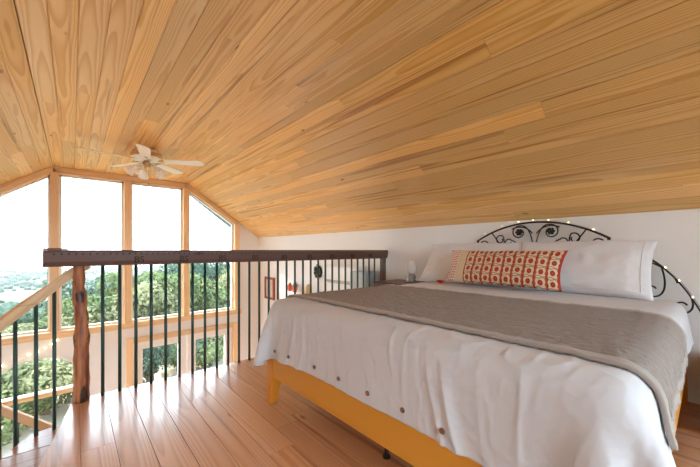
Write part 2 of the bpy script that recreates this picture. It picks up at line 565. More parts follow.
# below the sill
wb.box(XL, XR, Y0, Y1, DTOP, SILL)
wb.box(XL, AC - AR, Y0, Y1, ZL, DTOP)
wb.box(AC + AR, DX0, Y0, Y1, ZL, DTOP)
wb.box(DX1, XR, Y0, Y1, ZL, DTOP)
wb.box(AC - AR, AC + AR, Y0, Y1, ZL, ABOT)
na = 24
for k in range(na):
    a0, a1 = math.pi * k / na, math.pi * (k + 1) / na
    p0 = (AC + AR * math.cos(a0), ASP + AR * math.sin(a0))
    p1 = (AC + AR * math.cos(a1), ASP + AR * math.sin(a1))
    wb.prism([p0, (p0[0], DTOP), (p1[0], DTOP), p1], 'y', Y0, Y1)
tag(wb.build('wall_back', M['cream']), kind='structure')

# wall behind the camera; gable window added out of view to brighten the loft
wf_ = MB()
yb0, yb1 = YB - 0.12, YB
RZ0 = .2
RP = [-1.1, -.2, .7, 1.6, 2.5]
wf_.box(XL, XR, yb0, yb1, ZL, RZ0)
wf_.prism([(XL, RZ0), (RP[0], RZ0), (RP[0], slope_z(RP[0])), (XL, ZK)], 'y', yb0, yb1)
wf_.prism([(RP[4], RZ0), (XR, RZ0), (XR, ZK), (RP[4], slope_z(RP[4]))], 'y', yb0, yb1)
wf_.prism([(RP[0], slope_z(RP[0]) - .12), (FX0, ZC - .12), (FX1, ZC - .12), (RP[4], slope_z(RP[4]) - .12), (RP[4], slope_z(RP[4])), (FX1, ZC), (FX0, ZC), (RP[0], slope_z(RP[0]))], 'y', yb0, yb1)
tag(wf_.build('wall_front', M['wall']), kind='structure')
rw = empty('window_6', (0.7, YB - 0.06, RZ0), kind='structure')
for x in RP:
    MB().box(x - .7 - .05, x - .7 + .05, -.05, .07, 0, slope_z(x) - .11 - RZ0).build('timber_post', M['trimZ'], rw)
MB().prism([(RP[0] - .7, 0), (RP[4] - .7, 0), (RP[4] - .7, slope_z(RP[4]) - .13 - RZ0), (FX1 - .7, ZC - .13 - RZ0), (FX0 - .7, ZC - .13 - RZ0), (RP[0] - .7, slope_z(RP[0]) - .13 - RZ0)], 'y', -.004, .004).build('pane', M['glass'], rw)

# ---- window wall timbers and panes
tw = 0.05
trim = empty('trim_1', (0.7, YF, SILL), kind='structure', label='pine timber framing around the tall gable windows')
def on_trim(o, loc):
    o.parent = trim
    o.location = Vector(loc) - Vector((0.7, YF, SILL))
for x in POSTS:
    h0 = slope_z(x) - 0.03 - SILL
    on_trim(MB().box(-tw, tw, -0.05, 0.04, 0, h0).build('timber_post', M['trimZ'], bevel=0.005), (x, YF, SILL))
on_trim(MB().box(-1.95, 1.95, -0.075, 0.04, -0.07, 0.03).build('sill_timber', M['trimX'], bevel=0.005), (0.7, YF, SILL))
on_trim(MB().box((FX0 - 0.7), (FX1 - 0.7), -0.06, 0.04, -0.10, -0.002).build('head_timber', M['trimX'], bevel=0.004), (0.7, YF, ZC))
for sgn in (1, -1):
    L = 1.19
    o = MB().box(0, L, -0.06, 0.04, -0.085, -0.002).build('head_timber', M['trimX'], bevel=0.004)
    on_trim(o, (FX1 if sgn > 0 else FX0, YF, ZC))
    o.rotation_euler = (0, sa, 0) if sgn > 0 else (0, math.pi - sa, 0)
    if sgn < 0:
        me = o.data
        for v in me.vertices:
            v.co.z = -v.co.z
            v.co.y = v.co.y
for k in range(4):
    a, b = POSTS[k] + tw, POSTS[k + 1] - tw
    z0 = SILL + 0.03
    def zt(x): return slope_z(x) - (0.085 / math.cos(sa) if (x < FX0 or x > FX1) else 0.10)
    w = empty('window_%d' % (k + 1), ((a + b) / 2, YF + 0.06, z0), kind='structure')
    cx = (a + b) / 2
    top = [(b - cx, zt(b) - z0), (a - cx, zt(a) - z0)]
    MB().prism([(a - cx, 0), (b - cx, 0)] + top, 'y', -0.004, 0.004).build('pane', M['glass'], w)
    fr = MB()
    f = 0.028
    fr.box(a - cx, b - cx, -.025, .025, 0, f)
    fr.box(a - cx, a - cx + f, -.025, .025, f, top[1][1])
    fr.box(b - cx - f, b - cx, -.025, .025, f, top[0][1])
    fr.prism([(a - cx, top[1][1] - f), (b - cx, top[0][1] - f), top[0], top[1]], 'y', -.025, .025)
    fr.build('window_frame', M['white_paint'], w)

# ---- arched lower window
aw = empty('window_5', (AC, YF + 0.06, ABOT), kind='structure', label='arched lower window with a level transom')
prof_in = [(AR - 0.05) * 1.0]
def arch_pts(r, n=24):
    return [(r * math.cos(math.pi * k / n), ASP - ABOT + r * math.sin(math.pi * k / n)) for k in range(n + 1)]
ao, ai = arch_pts(AR), arch_pts(AR - 0.045)
am = MB()
for k in range(24):
    am.prism([ao[k], ao[k + 1], ai[k + 1], ai[k]], 'y', -0.07, 0.05)
am.box(-AR, -AR + .045, -.07, .05, 0, ASP - ABOT).box(AR - .045, AR, -.07, .05, 0, ASP - ABOT).box(-AR + .045, AR - .045, -.07, .05, 0, .05)
am.build('window_frame', M['cream'], aw)
MB().box(-AR + .045, AR - .045, -.075, .05, ASP - ABOT - .035, ASP - ABOT + .035).build('transom', M['trimX'], aw)
MB().prism([(-AR + .045, .05), (AR - .045, .05)] + ai, 'y', -.004, .004).build('pane', M['glass'], aw)

# ---- double glazed door below the panes
dr = empty('door_1', (1.63, YF + 0.05, ZL), kind='structure', label='white double door with tall glass panes in a pine casing')
H = DTOP - ZL
cs = MB().box(DX0 - 1.63, DX0 - 1.63 + .09, -.09, .05, 0, H)
cs.build('casing', M['trimZ'], dr, bevel=.004)
MB().box(DX1 - 1.63 - .09, DX1 - 1.63, -.09, .05, 0, H).build('casing', M['trimZ'], dr, bevel=.004)
MB().box(DX0 - 1.63 + .09, DX1 - 1.63 - .09, -.09, .05, H - .09, H).build('casing', M['trimX'], dr, bevel=.004)
for x0, x1 in ((DX0 - 1.63 + .095, -.005), (.005, DX1 - 1.63 - .095)):
    st = .145
    lf = MB()
    lf.box(x0, x0 + st, -.03, .03, .01, H - .095).box(x1 - st, x1, -.03, .03, .01, H - .095)
    lf.box(x0 + st, x1 - st, -.03, .03, H - .095 - .13, H - .095).box(x0 + st, x1 - st, -.03, .03, .01, .3)
    leaf = lf.build('door_leaf', M['white_paint'], dr)
    MB().box(x0 + st, x1 - st, -.004, .004, .3, H - .225).build('pane', M['glass'], leaf)
    hx = x1 - .07 if x0 < -.1 else x0 + .07
    MB().tube([(hx, -.03, 1.0), (hx, -.075, 1.0), (hx + (-.09 if x0 < -.1 else .09), -.075, 1.0)], .009).build('door_handle', M['pewter'], leaf, smooth=True)

# ---- loft floor of boards on a slab
FLE = 2.80
floor = MB().prism([(-0.01, FLE - .01), (-0.135, 1.9), (-0.135, YB), (XR, YB), (XR, FLE - .01)], 'z', -0.24, -0.021).build('floor', M['trimX'])
tag(floor, 'orange pine plank loft floor', None, None, 'structure')
def plank(x0, x1, y0, y1, clip=None):
    poly = [(x0, y0), (x1, y0), (x1, y1), (x0, y1)]
    if clip:
        poly = clip
    cx, cy = sum(p[0] for p in poly) / len(poly), sum(p[1] for p in poly) / len(poly)
    g = 0.0007
    q = [((p[0] - cx), (p[1] - cy)) for p in poly]
    top = [(a - math.copysign(min(.0014, abs(a) * .5), a), b - math.copysign(min(.0014, abs(b) * .5), b)) for a, b in q]
    q = [(a - math.copysign(g, a), b - math.copysign(g, b)) for a, b in q]
    n = len(q)
    vs = [(a, b, -.02) for a, b in q] + [(a, b, -.0015) for a, b in q] + [(a, b, 0) for a, b in top]
    fs = [tuple(range(n))[::-1], tuple(range(2 * n, 3 * n))]
    for l in (0, 1):
        for i in range(n):
            j = (i + 1) % n
            fs.append((l * n + i, l * n + j, (l + 1) * n + j, (l + 1) * n + i))
    ob = MB().add(vs, fs).build('floor_board', M['floor'])
    ob.location = (cx, cy, 0)
    ob.parent = floor
def edge_x(y):
    return 0.0 + (y - 2.74) * (0.12 / 0.70) if y > 1.9 else -0.144
FW = 0.138
x = 0.0
# the cut board along the stair opening
plank(0, 0, 0, 0, clip=[(edge_x(1.9), 1.9), (0.03, 1.9), (0.03, FLE), (edge_x(FLE), FLE)])
plank(0, 0, 0, 0, clip=[(-0.144, YB), (0.03, YB), (0.03, 1.9), (-0.144, 1.9)])
x = 0.03
while x < XR - 0.01:
    x1 = min(x + FW, XR)
    y = YB
    cut = YB + random.uniform(1.0, 3.4)
    while y < FLE - 0.01:
        e = min(FLE, cut)
        if FLE - e < 0.35: e = FLE
        plank(x, x1, y, e)
        y = e
        cut = e + random.uniform(1.6, 3.2)
    x = x1
MB().box(-0.02, XR, FLE - 0.012, FLE, -0.24, -0.0215).build('fascia_board', M['trimX'], floor)

tag(MB().box(XL, XR, YB, YF, ZL - 0.1, ZL).build('lower_floor', M['floor']), 'pine floor of the storey below', None, None, 'structure')

# ================================================================== RAILING
RY = 2.74
railing = empty('loft_railing', (1.45, RY, 0), 'dark wooden loft railing with green iron balusters and burnt cattle-brand marks', 'railing')
rx0, rx1 = -0.136 - 1.45, 2.99 - 1.45
rp = [(-.048, .895), (.048, .895), (.06, .925), (.066, .975), (.066, .985), (.056, 1.0), (-.056, 1.0), (-.066, .985), (-.066, .975), (-.06, .925)]
hr = MB().prism(rp, 'x', rx0, rx1).build('handrail', M['rail'], railing)
MB().box(rx0 + .0, rx0 + .115, -.058, .058, 1.0005, 1.012).build('end_cap', M['rail'], hr, bevel=.003)
st = MB()
k = 0
x = rx0 + .05
while x < rx1 - .02:
    st.lathe([(0.0055, 0), (0.004, .003), (0.0, .0042)], n=6, M=Matrix.Translation((x, -.0655, .974)) @ Matrix.Rotation(math.radians(97), 4, 'X'))
    x += .035
stud = st.build('carved_beading', M['brand'], hr)
stud['kind'] = 'stuff'
# burnt brand marks: the letters burnt into the rail face
def text_mesh(txt, size, ext):
    cu = bpy.data.curves.new('brand_text', 'FONT')
    cu.body = txt
    cu.size = size
    cu.extrude = ext
    cu.align_x = 'CENTER'
    tmp = bpy.data.objects.new('tmp', cu)
    COL.objects.link(tmp)
    bpy.context.view_layer.update()
    me = bpy.data.meshes.new_from_object(tmp.evaluated_get(bpy.context.evaluated_depsgraph_get()))
    bpy.data.objects.remove(tmp)
    bpy.data.curves.remove(cu)
    me.materials.clear()
    me.materials.append(M['brand'])
    return me
bme = text_mesh('BS', .062, .0012)
for i in range(9):
    xb = .357 + .2905 * i
    o = bpy.data.objects.new('brand_mark', bme)
    COL.objects.link(o)
    o.parent = hr
    o.location = (xb - 1.45, -.0600, .913)
    o.rotation_euler = (math.radians(97), 0, 0)
bal = MB().tube([(0, 0, -.02), (0, 0, .896)], .0105, 8).build('baluster', M['green_iron'], railing, smooth=True)
bal.location = (.157 - 1.45, 0.02, 0)
for i in range(1, 29):
    link_copy(bal, railing, (.157 + .0955 * i - 1.45, 0.02, 0))
MB().box(2.945 - 1.45, 2.985 - 1.45, -.035, .035, 0, .896).build('end_post', M['rail'], railing, bevel=.004)

# rustic log post
lg = []
R = []
for i in range(26):
    z = .895 * i / 25
    lg.append((.007 * math.sin(z * 5.0) + .003 * math.sin(z * 13 + 1), .005 * math.sin(z * 7 + 2), z))
    R.append(.032 + .010 * (1 - z / .9) + .002 * math.sin(z * 21) + .003 * math.sin(z * 47 + 1) + (.006 * math.exp(-((z - .45) / .05) ** 2)) + .006 * math.exp(-((z - .22) / .04) ** 2))
lm = MB().tube(lg, R, 20)
lm.v = [tuple(Vector(p) + Vector((p[0], p[1], 0)).normalized() * .006 * mnoise.noise(Vector((p[0] * 70, p[1] * 70, p[2] * 8)))) for p in lm.v]
log = lm.build('log_post', M['log'], smooth=True)
log.location = (.04, RY + .005, 0)
tag(log, 'gnarled reddish juniper log post at the head of the stairs', 'post')

# ---- stairs
def flat_poly(name, poly, z0, z1, mat, parent):
    cx, cy = sum(p[0] for p in poly) / len(poly), sum(p[1] for p in poly) / len(poly)
    o = MB().prism([(p[0] - cx, p[1] - cy) for p in poly], 'z', z0, z1).build(name, mat, parent, bevel=.004)
    return o, cx, cy
stairs = empty('staircase', (-.3, 2.4, -.6), 'pine plank stairs winding down beside the loft floor', 'stairs')
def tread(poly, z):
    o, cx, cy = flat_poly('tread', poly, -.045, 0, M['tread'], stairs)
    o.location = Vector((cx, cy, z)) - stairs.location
M['tread'] = wood('dimmed_stair_wood', srgb(176, 132, 104), srgb(150, 104, 80), srgb(104, 62, 44), along='X', across='Y', rough=0.22, spec=0.6)  # dimmer light on the treads painted in as a darker wood colour
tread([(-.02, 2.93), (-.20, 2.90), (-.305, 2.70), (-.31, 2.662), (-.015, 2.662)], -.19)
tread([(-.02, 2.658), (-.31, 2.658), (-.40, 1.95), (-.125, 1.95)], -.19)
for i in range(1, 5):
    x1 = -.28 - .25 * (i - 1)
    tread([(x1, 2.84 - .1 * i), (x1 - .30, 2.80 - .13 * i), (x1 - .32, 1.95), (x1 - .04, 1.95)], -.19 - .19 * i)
o = MB().prism([(-.02, -.2405), (-.14, -.2405), (-1.55, -1.12), (-1.55, -1.38), (-.9, -1.2), (-.02, -.46)], 'y', 1.96, 2.0).build('stringer', M['trimX'], stairs)
o.location = -stairs.location
sr = empty('stair_railing', (-.2, 2.85, -.19), 'pale pine stair handrail on green iron balusters sloping down from the log post', 'railing')
def rel(p, c): return (p[0] - c[0], p[1] - c[1], p[2] - c[2])
hp = [(.075, 2.80, .905), (-.02, 2.845, .832), (-.1, 2.85, .757), (-.2, 2.83, .672), (-.32, 2.74, .565), (-.45, 2.62, .44), (-.6, 2.45, .30)]
rm = MB()
vs, fs = [], []
for i, p in enumerate(hp):
    t = (Vector(hp[min(i + 1, len(hp) - 1)]) - Vector(hp[max(i - 1, 0)])).normalized()
    side = t.cross(Vector((0, 0, 1))).normalized()
    up = side.cross(t).normalized()
    c = Vector(rel(p, (-.2, 2.85, -.19)))
    for a, b in ((-.02, -.032), (.02, -.032), (.028, 0), (.02, .026), (-.02, .026), (-.028, 0)):
        vs.append(c + side * a + up * b)
for i in range(len(hp) - 1):
    for k in range(6):
        fs.append((i * 6 + k, i * 6 + (k + 1) % 6, i * 6 + 6 + (k + 1) % 6, i * 6 + 6 + k))
fs += [(0, 1, 2, 3, 4, 5), tuple(range(len(vs) - 6, len(vs)))]
rm.add(vs, fs).build('handrail', M['trimX'], sr, bevel=.004)
for p, z0, z1 in (((-.09, 2.87), -.23, .735), ((-.175, 2.85), -.23, .665), ((-.262, 2.80), -.23, .585), ((-.322, 2.735), -.23, .53), ((-.45, 2.62), -.40, .405)):
    b = MB().tube([(0, 0, z0 + .19), (0, 0, z1 + .19)], .0105, 8).build('baluster', M['green_iron'], sr, smooth=True)
    b.location = (p[0] + .2, p[1] - 2.85, 0)

lr = empty('lower_stair_railing', (-.2, 3.6, -1.3), 'pale pine handrail of the lower flight glimpsed under the landing', 'railing')
a, b = Vector((-.75, 3.6, .07)), Vector((.55, 3.6, -1.09))
o = MB().box(0, (b - a).length, -.022, .022, -.03, .03).build('handrail', M['trimX'], lr, bevel=.004)
o.location = a - lr.location
o.rotation_euler = (0, math.atan2(a.z - b.z, b.x - a.x), 0)
for i in range(11):
    x = -.68 + .118 * i
    zt_ = .07 - (x + .75) * (1.16 / 1.3)
    bo = MB().tube([(0, 0, max(ZL, zt_ - .95)), (0, 0, zt_ - .02)], .0105, 8).build('baluster', M['green_iron'], lr, smooth=True)
    bo.location = (x + .2, 0, 1.3)
for i in range(7):
    z = -.98 - .18 * i
    o = MB().box(-.11, .14, -.05, .75, -.04, 0).build('tread', M['floor'], lr)
    o.location = (-.7 + .2 * i + .2, 0, z + 1.3)

# ================================================================== BED
BX0, BX1, BY0, BY1 = .97, 3.0, .10, 1.925
bed = empty('bed', ((BX0 + BX1) / 2, (BY0 + BY1) / 2, 0), 'honey wood platform bed with tapered legs under white bedding', 'bed')
bc = Vector(bed.location)
def part(mb, name, mat, parent, org=bc, **kw):
    mb.v = [tuple(Vector(p) - Vector(org)) for p in mb.v]
    return mb.build(name, mat, parent, **kw)
rail_f = MB().box(BX0, BX0 + .03, BY0, BY1, .18, .365)
part(rail_f, 'foot_rail', M['bed'], bed, bevel=.004)
part(MB().box(BX0 + .03, BX1, BY1 - .03, BY1, .18, .365), 'side_rail', M['bed'], bed, bevel=.004)
part(MB().box(BX0 + .03, BX1, BY0, BY0 + .03, .18, .365), 'side_rail', M['bed'], bed, bevel=.004)
part(MB().box(BX0 + .03, BX1, BY0 + .03, BY1 - .03, .29, .32), 'slat_base', M['bed'], bed)
def leg(x, y, sx, sy):
    m = MB()
    t, b_ = .075, .05
    x0, y0 = (x, y)
    vs = []
    for z, w in ((0, b_), (.18, t), (.355, t)):
        vs += [(x0, y0, z), (x0 + sx * w, y0, z), (x0 + sx * w, y0 + sy * w, z), (x0, y0 + sy * w, z)]
    fs = [(0, 1, 2, 3), (8, 9, 10, 11)]
    for l in (0, 4):
        for i in range(4):
            fs.append((l + i, l + (i + 1) % 4, l + 4 + (i + 1) % 4, l + 4 + i))
    m.add(vs, fs)
    part(m, 'leg', M['bedleg'], bed, bevel=.003)
leg(BX0 - .006, BY1 + .006, 1, -1)
leg(BX0 - .006, BY0 - .006, 1, 1)
leg(BX1, BY1 + .006, -1, -1)
leg(BX1, BY0 - .006, -1, 1)
sp = MB().tube([(1.14, 1.03, .012), (1.14, 1.03, .29)], .010, 10).lathe([(.02, 0), (.02, .008), (.010, .016)], c=(1.14, 1.03, 0), n=12)
part(sp, 'support_leg', M['metal_leg'], bed)
mt = MB().box(BX0 + .05, BX1 - .01, BY0 + .06, BY1 - .06, .321, .655)
part(mt, 'mattress', M['sheet'], bed, bevel=.05)

# ---- duvet: a cloth relaxed over the mattress
def relax_cloth(na, nb, h, xh, yc, ztop, cx0, cy0, cy1, rad, steps=70, iters=14):
    A = np.arange(na) * h
    B = (np.arange(nb) - (nb - 1) / 2) * h
    P = np.zeros((na, nb, 3))
    P[..., 0] = xh - A[:, None]
    P[..., 1] = yc + B[None, :]
    P[..., 2] = ztop + .03
    # low-frequency slack so the cloth wrinkles instead of lying flat
    P[..., 2] += .012 * np.sin(P[..., 1] * 17 + 2.1 * np.sin(P[..., 0] * 5)) * np.cos(P[..., 0] * 9)
    P += rng.normal(0, .0015, P.shape)
    Q = P.copy()
    hb = h * 1.02
    lo = np.array([cx0 + rad, cy0 + rad]); hi = np.array([4.0, cy1 - rad])
    def solve(a, b, L, k):
        d = b - a
        n = np.linalg.norm(d, axis=-1, keepdims=True) + 1e-9
        c = d * (.5 * k * (n - L) / n)
        a += c
        b -= c
    sh = math.hypot(h, hb)
    for s_ in range(steps):
        V = (P - Q) * .93
        Q = P.copy()
        P += V
        P[..., 2] -= .0011
        for _ in range(iters):
            for st in (0, 1):
                solve(P[st:-1:2], P[st + 1::2][:P[st:-1:2].shape[0]], h, 1.0)
                solve(P[:, st:-1:2], P[:, st + 1::2][:, :P[:, st:-1:2].shape[1]], hb, 1.0)
            for st in (0, 1):
                a = P[st:-1:2, :-1]; b = P[st + 1::2, 1:][:a.shape[0]]
                solve(a, b, sh, .25)
                a = P[st:-1:2, 1:]; b = P[st + 1::2, :-1][:a.shape[0]]
                solve(a, b, sh, .25)
            solve(P[:-4], P[4:], 4 * h, .10)
            solve(P[:, :-4], P[:, 4:], 4 * hb, .05)
            # rounded-box collider (tall, so the cloth hangs outside the frame)
            c2 = np.clip(P[..., :2], lo, hi)
            cz = np.minimum(P[..., 2], ztop - rad)
            C = np.concatenate([c2, cz[..., None]], -1)
            D = P - C
            n = np.linalg.norm(D, axis=-1)
            inside = n < rad
            nn = np.maximum(n, 1e-6)[..., None]
            P = np.where((inside & (n > 1e-6))[..., None], C + D / nn * rad, P)
            deep = n <= 1e-6
            P[..., 2] = np.where(deep, ztop, P[..., 2])
            hit = inside & (P[..., 2] > ztop - .05)
            Q[hit] += (P[hit] - Q[hit]) * .6
        P[0] = Q[0] = np.stack([np.full(nb, xh), P[0, :, 1], np.maximum(P[0, :, 2], .2)], -1)
    return P

HN = .02
na_, nb_ = 107, 113
XH = 2.80
DP = relax_cloth(na_, nb_, HN, XH, (BY0 + BY1) / 2 + .025, .682, .958, BY0 - .012, BY1 + .012, .075)

def resample(P, ii, jj):
    """bilinear-smooth sample of grid P at fractional rows ii, columns jj"""
    i0 = np.clip(np.floor(ii).astype(int), 0, P.shape[0] - 2); fi = np.clip(ii - i0, 0, 1)
    j0 = np.clip(np.floor(jj).astype(int), 0, P.shape[1] - 2); fj = np.clip(jj - j0, 0, 1)
    a = P[i0][:, j0]; b = P[i0 + 1][:, j0]; c = P[i0][:, j0 + 1]; d = P[i0 + 1][:, j0 + 1]
    fi = fi[:, None, None]; fj = fj[None, :, None]
    return (a * (1 - fi) + b * fi) * (1 - fj) + (c * (1 - fi) + d * fi) * fj
def normals(P):
    du = np.gradient(P, axis=0); dv = np.gradient(P, axis=1)
    n = np.cross(du, dv)
    n /= np.linalg.norm(n, axis=-1, keepdims=True) + 1e-9
    if n[P.shape[0] // 2, P.shape[1] // 2, 2] < 0: n = -n
    return n
def smooth_grid(P, k):
    for _ in range(k):
        E = np.concatenate([2 * P[:1] - P[1:2], P, 2 * P[-1:] - P[-2:-1]], 0)
        P = P * .5 + .25 * (E[:-2] + E[2:])
        E = np.concatenate([2 * P[:, :1] - P[:, 1:2], P, 2 * P[:, -1:] - P[:, -2:-1]], 1)
        P = P * .5 + .25 * (E[:, :-2] + E[:, 2:])
        # along the borders themselves
    return P

LAT = rng.random((64, 64))
def vnoise(x, y):
    xi = np.floor(x).astype(int); yi = np.floor(y).astype(int)
    fx = x - xi; fy = y - yi
    fx = fx * fx * (3 - 2 * fx); fy = fy * fy * (3 - 2 * fy)
    g = lambda i, j: LAT[i % 64, j % 64]
    return (g(xi, yi) * (1 - fx) + g(xi + 1, yi) * fx) * (1 - fy) + (g(xi, yi + 1) * (1 - fx) + g(xi + 1, yi + 1) * fx) * fy
def sample2(P, I, J):
    i0 = np.clip(np.floor(I).astype(int), 0, P.shape[0] - 2); fi = np.clip(I - i0, 0, 1)[..., None]
    j0 = np.clip(np.floor(J).astype(int), 0, P.shape[1] - 2); fj = np.clip(J - j0, 0, 1)[..., None]
    return (P[i0, j0] * (1 - fi) + P[i0 + 1, j0] * fi) * (1 - fj) + (P[i0, j0 + 1] * (1 - fi) + P[i0 + 1, j0 + 1] * fi) * fj
# rows and columns where the cloth leaves the mattress top
midc = DP[:, nb_ // 2]
iE = int(np.argmax(midc[:, 2] < .65))
jt = np.where(DP[50, :, 2] > .65)[0]
jN, jFar = int(jt.min()), int(jt.max())
def round_corner(I, J):
    """square overhang corners become quarter rounds"""
    da = np.maximum(0, (I - iE) / (na_ - 1 - iE))
    for j0, j1 in ((jN, 0), (jFar, nb_ - 1)):
        db = np.maximum(0, (J - j0) / (j1 - j0))
        both = (da > 0) & (db > 0)
        h_ = np.sqrt(da ** 2 + db ** 2) + 1e-9
        k = np.where(both, np.maximum(da, db) / h_, 1.0)
        I = np.where(both, iE + da * k * (na_ - 1 - iE), I)
        J = np.where(both, j0 + db * k * (j1 - j0), J)
    return I, J
def crumple(I, J):
    """height of the linen's own wrinkles, in cloth coordinates (metres)"""
    x, y = I * HN, J * HN
    drop = np.clip(np.maximum(np.maximum((I - iE) / (na_ - 1 - iE), (jN - J) / jN), (J - jFar) / (nb_ - 1 - jFar)), 0, 1)
    wx, wy = x + .06 * vnoise(x * 6 + 3, y * 6), y + .06 * vnoise(x * 6, y * 6 + 9)
    r1 = 1 - np.abs(2 * vnoise(wx * 7 + 1, wy * 13 + 4) - 1)
    r2 = 1 - np.abs(2 * vnoise(wx * 15 + 11, wy * 21 + 7) - 1)
    r3 = vnoise(wx * 40, wy * 46)
    r4 = 1 - np.abs(2 * vnoise(wx * 22 + wy * 14 + 5, wy * 30 - wx * 9) - 1)
    h_ = (.007 * r1 ** 5 + .0035 * r2 ** 5 + .003 * r4 ** 5) * (.55 - .2 * np.clip(drop * 4, 0, 1)) + .001 * r3
    foot = np.clip((I - iE + 3) / 8, 0, 1)
    side = np.clip(np.maximum((jN - J) / 6, (J - jFar) / 6), 0, 1)
    def ridge(f, g, k, p, e): return (1 - np.abs(2 * vnoise(y * f + k * np.sin(x * 5 + y * 3), x * g + p) - 1)) ** e
    fold = ridge(6.0, .5, .5, 20, 6) + .28 * ridge(14.0, 1.1, .8, 40, 8) + .16 * ridge(36.0, 3.0, 1.0, 7, 5) * np.clip(1.2 - drop * 1.4, 0, 1)
    fold_s = (1 - np.abs(2 * vnoise(x * 8.0, y * .6 + 20) - 1)) ** 4
    h_ = h_ + (.017 * fold * foot * (1 - side) + .010 * fold_s * side) * (.4 + .6 * drop)
    return h_
def cloth_surface(I, J, off=0.0, k=1.0):
    I2, J2 = round_corner(I, J)
    P = sample2(smooth_grid(DP, 3), I2, J2)
    P = smooth_grid(P, 3)
    Nn = normals(smooth_grid(P, 6))
    return P + Nn * (crumple(I2, J2) * k + off)[..., None], Nn
gi, gj = np.meshgrid(np.linspace(0, na_ - 1, 340), np.linspace(0, nb_ - 1, 400), indexing='ij')
DS, DNN = cloth_surface(gi, gj)
duvet_o = MB().grid(DS)
duvet = duvet_o.build('duvet', M['duvet'], None, smooth=True)
tag(duvet, 'white crumpled linen duvet draped over the bed with brown buttons along its foot hem', 'duvet')
md = duvet.modifiers.new('thick', 'SOLIDIFY'); md.thickness = .008; md.offset = -1
# buttons along the foot hem
btn = None
for yb_ in (1.80, 1.61, 1.37, 1.17, .97, .78, .60):
    row = DS[-9]
    j = int(np.argmin(np.abs(row[:, 1] - yb_)))
    n = Vector(DNN[-9, j]);  n.z = 0
    if n.x > 0: n = -n
    n.normalize()
    if btn is None:
        bb = MB().lathe([(.0, .0045), (.006, .004), (.0095, .0045), (.0105, .003), (.0105, 0)], n=14)
        btn = bb.build('button', M['button'], duvet, smooth=True); ob = btn
    else:
        ob = link_copy(btn, duvet)
    ob.location = Vector(row[j]) + n * .002
    ob.rotation_euler = n.to_track_quat('Z', 'Y').to_euler()

# ---- quilted runner lying across the foot of the bed
mid = DP[:, nb_ // 2]
i_foot = float(np.argmin(np.abs(mid[:, 0] - 1.11)))
i_head = float(np.argmin(np.abs(mid[:, 0] - 2.10)))
j_near, j_far = jN - 7.5, jFar + 6.0
def runner_patch(i0, i1, j0, j1, ni, nj, off, quilt):
    I, J = np.meshgrid(np.linspace(i0, i1, ni), np.linspace(j0, j1, nj), indexing='ij')
    P = smooth_grid(sample2(smooth_grid(DP, 3), I, J), 3)
    Nn = normals(smooth_grid(P, 6))
    hgt = crumple(I, J) + off
    if quilt:
        x, y = I * HN, J * HN
        rowp = np.abs(np.sin(x * math.pi / .03 + .25 * np.sin(y * 9)))
        cr = vnoise(y * 42, x * 33)
        hgt = hgt + .005 * rowp ** .6 + .005 * cr * rowp
    return P + Nn * hgt[..., None]
runner = empty('bed_runner', tuple(mid[int((i_foot + i_head) / 2)]), 'taupe quilted runner laid across the foot half of the bed', 'bed runner')
ro = Vector(runner.location)
bw = 2.0
pan = MB().grid(runner_patch(i_head + bw - .5, i_foot - bw + .5, j_near + bw - .5, j_far - bw + .5, 230, 300, .006, True))
part(pan, 'quilted_panel', M['runner'], runner, ro, smooth=True)
for args in ((i_head, i_head + bw, j_near, j_far, 6, 200), (i_foot - bw, i_foot, j_near, j_far, 6, 200), (i_head + bw, i_foot - bw, j_near, j_near + bw, 120, 6), (i_head + bw, i_foot - bw, j_far - bw, j_far, 120, 6)):
    hem = part(MB().grid(runner_patch(*args, .015, False)), 'hem_band', M['runner_edge'], runner, ro, smooth=True)
    m_ = hem.modifiers.new('thick', 'SOLIDIFY'); m_.thickness = .012; m_.offset = -0.7

# ---- pillows
def pillow_grid(w, h, t, n=44, seed=0, ear=.06, wr=.013):
    u = np.linspace(-1, 1, n); v = np.linspace(-1, 1, n)
    U, V = np.meshgrid(u, v, indexing='ij')
    X = U * w / 2 * (1 - ear * (1 - V ** 2) * np.abs(U) ** 3)
    Yy = V * h / 2 * (1 - ear * 1.4 * (1 - U ** 2) * np.abs(V) ** 3)
    T = t / 2 * ((1 - np.abs(U) ** 3.2) * (1 - np.abs(V) ** 3.2)) ** .55
    wz = np.zeros_like(U)
    for i in range(n):
        for j in range(n):
            wz[i, j] = mnoise.fractal(Vector((X[i, j] * 7 + seed * 13, Yy[i, j] * 7, seed * 3.1)), .6, 2.0, 4)
    mask = np.minimum(1, T / (t * .15))
    F = np.stack([X, Yy, T + wr * wz * mask], -1)
    Bk = np.stack([X, Yy, -T + wr * wz * mask * .5], -1)
    return F, Bk, U, V
